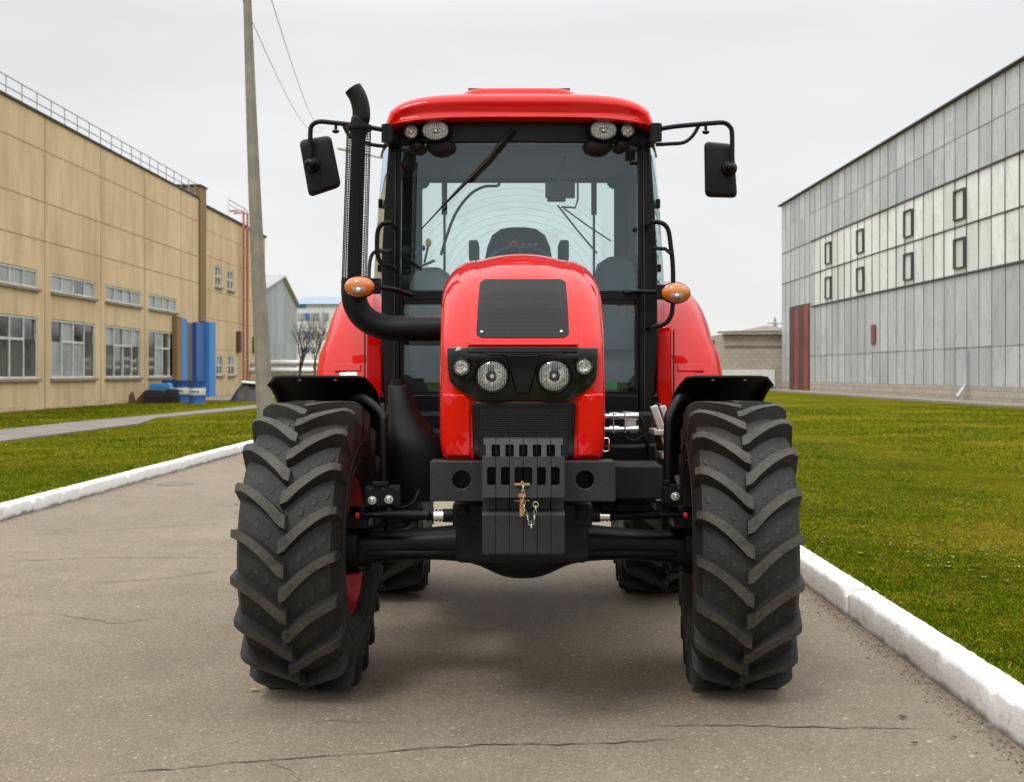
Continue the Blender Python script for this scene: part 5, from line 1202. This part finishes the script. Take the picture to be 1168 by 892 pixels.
part(m, 'steering_wheel', M['dark_int'], smooth=60)
# print on the seat back
try:
    cu = bpy.data.curves.new('seat_print', 'FONT'); cu.body = 'ont'; cu.size = .085; cu.extrude = .001
    to = bpy.data.objects.new('tmp', cu); COL.objects.link(to); dg = bpy.context.evaluated_depsgraph_get(); me = bpy.data.meshes.new_from_object(to.evaluated_get(dg)); bpy.data.objects.remove(to)
    o = bpy.data.objects.new('seat_print', me); COL.objects.link(o); me.materials.clear(); me.materials.append(M['lgrey']); p = T(592, 285, 7.62); o.location = p - TO; o.rotation_euler = (R(90), 0, 0); o.parent = seat
except Exception as e_: print('text', e_)
m = MB(); torus(m, T(586, 281, 7.62), .022, .009, (0, 0, 0)); m.bar(T(585, 276, 7.62), T(590, 273, 7.62), .008, .006); part(m, 'seat_logo', M['orange'], seat)
# control console, levers on the left
m = MB(); m.loft([sring(-.50, 7.35, z, hx, hy) for z, hx, hy in ((1.14, .13, .2), (1.7, .13, .2), (1.86, .125, .18), (1.93, .10, .14), (1.965, .05, .08))]); cons = part(m, 'control_console', M['grey_int'], smooth=60)
m = MB(); m.cyl(T(484, 300, 7.3), T(488, 282, 7.3), .007, seg=8); m.cyl(T(470, 292, 7.3), T(482, 283, 7.3), .009, seg=8); m.cyl(T(478, 305, 7.3), T(496, 297, 7.3), .008, seg=8); m.ell(T(483, 283, 7.3), .012, .012, .016, 12, 8); m.ell(T(463, 286, 7.3), .03, .03, .03, 12, 8); part(m, 'control_lever', M['dark_int'], cons)
m = MB(); m.ell(T(488.5, 277, 7.3), .017, .017, .026, 16, 10); part(m, 'lever_knob', M['yellow'], cons, smooth=80)
m = MB(); m.loft([sring(.56, 7.5, z, hx, .2) for z, hx in ((1.5, .12), (1.9, .12), (2.0, .1), (2.03, .05))]); m.ell(T(722, 290, 7.5), .03, .05, .06, 12, 8); m.cyl(T(700, 318, 7.6), T(716, 285, 7.6), .014, seg=8); m.cyl(T(722, 215, 7.6), T(724, 290, 7.6), .03, seg=10); part(m, 'side_console', M['dark_int'], smooth=60)
# ---- black header with work lamps
m = MB(); hd = []
for x in [-.70 + 1.40 * i / 20 for i in range(21)]:
    u = abs(x) / .70; y = YF - .045 * (1 - u ** 2); zt = 2.745 - .045 * u ** 4; zb = 2.60 if u < .86 else 2.60 - .3 * (u - .86)
    hd.append([Vector((x, y, zb)), Vector((x, y, zt)), Vector((x, y + .09, zt)), Vector((x, y + .09, zb))])
m.loft(hd); header = part(m, 'roof_header', M['frame_blk'], bevel=.008, smooth=50)
for px, py, r, el in ((469.5, 151, .037, 1.0), (497, 149.5, .052, 1.35), (688, 149, .052, 1.35), (715.5, 149.5, .037, 1.0)):
    Yl_ = YF - .075
    b_ = headlamp(px, py, r, el > 1, Y=Yl_, parent=header, name='work_lamp', el=el, dy=.02)
    c = T(px + (6 if px < 600 else -6), py + 16 + (2 if el > 1 else 0), Yl_ + .03); m = MB(); m.ell(c, r * el * 1.12, .035, r * .95, 20, 12); part(m, 'lamp_housing', M['black_soft'], header, smooth=70)
# ---- roof
def roof_ring(Y, hw, zb, zt, dr, k=.42):
    n = 40; out = []
    for i in range(n + 1):
        x = -hw + 2 * hw * i / n; u = abs(x) / hw; out.append(Vector((x, Y, zb - dr + (zt - zb + dr) * (max(0, 1 - u ** 5.5)) ** k - .012 * u ** 2)))
    for i in range(n - 1, 0, -1):
        x = -hw + 2 * hw * i / n; u = abs(x) / hw; out.append(Vector((x, Y, zb - dr * u ** 4)))
    return out
m = MB(); m.loft([roof_ring(*a) for a in ((6.755, .66, 2.735, 2.765, .035), (6.738, .69, 2.722, 2.785, .042), (6.735, .703, 2.716, 2.80, .046), (6.745, .714, 2.712, 2.82, .05), (6.775, .724, 2.712, 2.845, .052), (6.82, .730, 2.712, 2.850, .052), (6.9, .736, 2.712, 2.862, .052), (7.0, .742, 2.712, 2.872, .052), (7.4, .765, 2.715, 2.885, .05), (8.0, .77, 2.72, 2.885, .05), (8.35, .75, 2.72, 2.872, .05), (8.46, .70, 2.74, 2.84, .04))]); roof = part(m, 'roof', M['red'], smooth=60)
m = MB(); rr2 = []
for Y, k_, z in ((0, 1.0, 2.85), (0, .985, 2.885), (0, .955, 2.92), (0, .935, 2.938), (0, .90, 2.944)):
    hx = .345 * k_; pts = []
    for t in [2 * math.pi * q / 40 for q in range(40)]: pts.append(Vector((hx * math.copysign(abs(math.cos(t)) ** .35, math.cos(t)), 7.55 + .52 * k_ * math.copysign(abs(math.sin(t)) ** .35, math.sin(t)), z)))
    rr2.append(pts)
m.loft(rr2); hatch = part(m, 'roof_hatch', M['red'], roof, smooth=60)
m = MB(); m.box(-.285, .285, 7.14, 7.96, 2.946, 2.956); part(m, 'hatch_seal', M['coal'], hatch)
# ---- windscreen wiper
m = MB(); yb = YF - .075; m.tube([T(585.5, 148, yb), T(570, 166, yb), T(556, 184, yb)], [.016, .015, .012], 8); m.tube([T(556, 184, yb), T(530, 210, yb), T(503, 237, yb)], [.010, .008, .006], 8); m.tube([T(560, 176, yb + .01), T(520, 219, yb + .01), T(480, 262, yb + .01)], [.006, .007, .0035], 6); part(m, 'wiper', M['black'])
# ---- side mirrors on arms
def mirror(arm, low, body, stemend, ball, knob, Ym=6.62):
    m = MB(); m.tube([T(*p, Ym) for p in arm], .0125, 12, smooth=4); m.tube([T(*p, Ym) for p in low], .010, 10, smooth=3)
    c = T(*knob, Ym); m.cyl(c, c + Vector((0, 0, -.025)), .008, seg=8); m.lathe([(.018, -.03), (.02, -.035), (.012, -.045)], c, (0, 0, 1), 12); 
    pv = T(*arm[0], Ym); m.cyl(pv + Vector((0, .0, -.06)), pv + Vector((0, 0, .03)), .032, seg=16); m.bar(pv, pv + Vector((0, .28, -.03)), .04, .03)
    a = part(m, 'mirror_arm', M['frame_blk'], smooth=50)
    cx = sum(p[0] for p in body) / 4; cy = sum(p[1] for p in body) / 4; rings = []
    for dy, k in ((0.0, .80), (.004, .90), (.018, .97), (.05, 1.0), (.062, .985), (.064, .93)):
        ring = []
        for i in range(4):
            p0, p1, p2 = body[i - 1], body[i], body[(i + 1) % 4]; P1 = Vector((*p1, 0)); d0 = (Vector((*p0, 0)) - P1); d2 = (Vector((*p2, 0)) - P1); r0 = 7
            s0 = P1 + d0.normalized() * r0; s2 = P1 + d2.normalized() * r0
            for t in (0, .2, .4, .6, .8, 1): q = s0 * (1 - t) ** 2 + P1 * 2 * t * (1 - t) + s2 * t * t; ring.append(T(cx + (q.x - cx) * k, cy + (q.y - cy) * k, Ym + .03 + dy))
        rings.append(ring)
    m = MB(); m.loft(rings); h = part(m, 'mirror_housing', M['black_soft'], a, smooth=50)
    m = MB(); b = T(*ball, Ym); m.ell(b + Vector((0, .0, 0)), .03, .035, .03, 16, 10); m.lathe([(.042, -.04), (.042, -.02), (.03, -.005)], b, (0, -1, 0), 20); m.cyl(b + Vector((-.02, -.02, 0)), b + Vector((-.028, -.02, .0)), .014, seg=8); part(m, 'mirror_joint', M['frame_blk'], a, smooth=60)
mirror([(442, 149), (425, 146), (403, 142.5), (380, 140), (364, 138.8), (356, 143), (354, 152), (354, 186)], [(440, 167), (424, 165), (410, 161), (399, 155.5), (392, 143)], [(341, 160), (377.5, 154), (389.5, 213), (352.5, 225.5)], (354, 183), (355.5, 187), (383, 142))
mirror([(748, 148), (768, 144.5), (794, 142), (812, 140.5), (825, 140), (832, 144), (835, 153), (835, 190)], [(748, 165), (765, 164), (780, 162.5), (790, 155), (797, 143.5)], [(803, 161), (837, 164.5), (841, 226), (804, 225)], (835, 189), (832.5, 191), (805, 143))
# ---- grab rails, indicators
for pl_ in ([(447, 254), (437, 255), (431.5, 262), (430, 275), (431, 292), (436, 301), (447, 304)], [(743, 253), (755, 254.5), (762, 262), (765, 280), (767.5, 305), (767.5, 345), (765, 361), (757, 370), (744, 373)]):
    m = MB(); m.tube([T(*p, 6.72) for p in pl_], .0125, 10, smooth=4); p = T(*pl_[0], 6.72); q = T(*pl_[-1], 6.72); m.cyl(p, p + Vector((0, .22, 0)), .012, seg=8); m.cyl(q, q + Vector((0, .22, 0)), .012, seg=8); part(m, 'grab_rail', M['black'], smooth=60)
m = MB(); m.tube([T(447, 286, 6.75), T(428, 287, 6.72), T(422, 298, 6.7), T(421, 318, 6.62)], .010, 8, smooth=3); m.tube([T(745, 283, 6.75), T(759, 284, 6.7), T(766, 290, 6.7)], .010, 8); part(m, 'rail_brace', M['black'])
def indicator(px, py, arm, s):
    Yi = 6.5 if s > 0 else 6.2; m = MB(); m.tube([T(*p, Yi + q) for p, q in arm], .013, 10, smooth=3)
    c = T(px, py, Yi); m.lathe([(.055, .0), (.062, .012), (.064, .03), (.05, .05)], c + Vector((0, .045, 0)), (0, -1, 0), 28, sx=1.22, sz=.88); m.obox(c + Vector((-s * .075, .03, .005)), (.05, .05, .075)); a = part(m, 'indicator_arm', M['black'], bevel=.003, smooth=50)
    for up in (0, 1):
        n = 28; rings = []
        for i in range(7):
            t = math.pi / 2 * i / 6.2; k = math.cos(t); d = .035 * math.sin(t); ring = []
            for q in range(n + 1):
                an = math.pi * q / n + (0 if up else math.pi); kk = k if up else k * .80; dd = d + (0 if up else .0025); zz = .050 * kk * math.sin(an); ring.append(c + Vector((.073 * kk * math.cos(an), -dd, zz - (.004 if not up else 0))))
            rings.append(ring)
        m = MB(); m.loft(rings, cap=True); part(m, 'amber_lens' if up else 'clear_lens', M['amber'] if up else M['clear'], a, smooth=70)
    rings = []
    for i in range(7):
        t = math.pi / 2 * i / 6.2; k = math.cos(t); d = .035 * math.sin(t); rings.append([c + Vector((.073 * k * math.cos(math.pi + math.pi * q / 28), -d, .050 * k * math.sin(math.pi + math.pi * q / 28) - .0006)) for q in range(29)])
    m = MB(); m.loft(rings); part(m, 'amber_lens', M['amber'], a, smooth=70)
    m = MB(); m.lathe([(.012, 0), (.012, .006), (.004, .009)], c + Vector((0, -.036, -.018)), (0, -1, 0), 16); part(m, 'bulb', M['chrome'], a)
indicator(410, 327, [((424, 328), .03), ((440, 328.5), .1), ((452, 331), .25), ((470, 337), .38)], -1)
indicator(771, 334, [((758, 333), .03), ((740, 333), .2), ((728, 332.5), .36), ((712, 333.5), .38)], 1)
# ---- rear fenders
def rear_fender(s):
    cy, cz = 8.05, .875; secs = [(.70, 1.02), (.72, 1.05), (.80, 1.058), (.95, 1.058), (1.03, 1.05), (1.055, 1.04), (1.12, .965), (1.125, .95), (1.128, .86)]
    P = []; n = 26
    for i in range(n):
        th = R(8 + 150 * i / (n - 1)); fl = 1
        row = []
        for x, r in secs:
            xx = x + (.02 if th < R(40) and x > 1 else 0) - .05 * max(0, math.sin(th)) ** 4 * (x > 1.0)
            row.append(Vector((s * xx, cy - r * math.cos(th), cz + r * math.sin(th))))
        P.append(row)
    m = MB(); m.grid(P, len(secs), n); o = part(m, 'rear_fender', M['red'], solid=.012, smooth=28)
    # inner red panel with black seam
    m = MB(); m.loft([[Vector((s * x, y, z)) for x, y in ((.755, 7.02), (.835, 7.005), (.84, 7.05), (.76, 7.07))] for z in (1.13, 1.2, 1.55, 1.62)]); part(m, 'fender_side_panel', M['red'], o, bevel=.008)
    # recessed reflector pad
    m = MB(); th = R(29); c = Vector((s * .955, cy - 1.066 * math.cos(th), cz + 1.066 * math.sin(th))); m.obox(c + Vector((0, .003, 0)), (.15, .012, .05), (R(-29), 0, 0)); part(m, 'fender_recess', M['red'], o, bevel=.008)
    m = MB(); m.bar((s * .847, 7.00, 1.15), (s * .847, 7.00, 1.6), .007, .02); part(m, 'fender_seam', M['coal'], o)
    return o
for s in (-1, 1): rear_fender(s)
# ---- steps on the right, hydraulic couplers
m = MB(); m.bar(T(745, 463, 6.3), T(776, 553, 6.3), .035, .05); m.bar(T(755, 463, 6.42), T(781, 535, 6.42), .03, .05); stp = part(m, 'step_frame', M['alu'], bevel=.004)
for py in (493, 520): m = MB(); k = (py - 493) * .34; a, b = T(745 + k, py + 3, 6.3), T(777 + k, py - 3, 6.3); m.box(a.x, b.x, 6.26, 6.5, a.z, b.z); part(m, 'step', M['alu'], stp, bevel=.003)
for py in (474.5, 489.5):
    m = MB(); Yh = 6.2; m.cyl(T(686, py, Yh), T(700, py, Yh), .011, seg=12); m.cyl(T(695, py, Yh), T(706, py, Yh), .018, seg=6); m.cyl(T(706, py, Yh), T(720, py, Yh), .014, seg=12); m.cyl(T(718, py, Yh), T(728, py, Yh), .02, seg=12); part(m, 'hydraulic_coupler', M['chrome'], bevel=.001)
m = MB(); Yh = 6.28; a, b = T(712, 492, Yh), T(726, 470, Yh); m.box(a.x, b.x, Yh, Yh + .05, a.z, b.z); m.tube([T(700, 494, 6.18), T(699.5, 470, 6.18), T(713, 470, 6.18), T(713, 494, 6.18)], .0035, 6); part(m, 'coupler_bracket', M['steel'], bevel=.003)
m = MB(); m.tube([T(730, 476, 6.2), T(735, 486, 6.2), T(732, 498, 6.2), T(722, 503, 6.2), T(712, 498, 6.2)], .008, 8, smooth=4); m.tube([T(728, 490, 6.25), T(738, 505, 6.25), T(740, 530, 6.3)], .01, 8, smooth=4); part(m, 'hydraulic_hose', M['black_soft'])
for pts in ([(478, 560, 5.6), (470, 575, 5.5), (452, 580, 5.45), (436, 574, 5.5), (428, 585, 5.5)], [(700, 578, 5.4), (716, 566, 5.5), (733, 572, 5.5), (746, 584, 5.5)], [(474, 585, 5.45), (462, 600, 5.5), (440, 598, 5.5), (424, 604, 5.5)]):
    m = MB(); m.tube([T(*p) for p in pts], .008, 8, smooth=4); part(m, 'hydraulic_hose', M['black_soft'])
# fuel tank and mass under the cab on both sides
m = MB(); m.loft([sring(.54, 6.75, z, .17, .22, e=.4) for z in (.62, .66, .95, 1.0)]); part(m, 'fuel_tank', M['black_soft'], smooth=50)
m = MB(); m.loft([sring(-.55, 6.85, z, .17, .25, e=.4) for z in (.70, .74, 1.05, 1.1)]); part(m, 'battery_box', M['black_soft'], smooth=50)
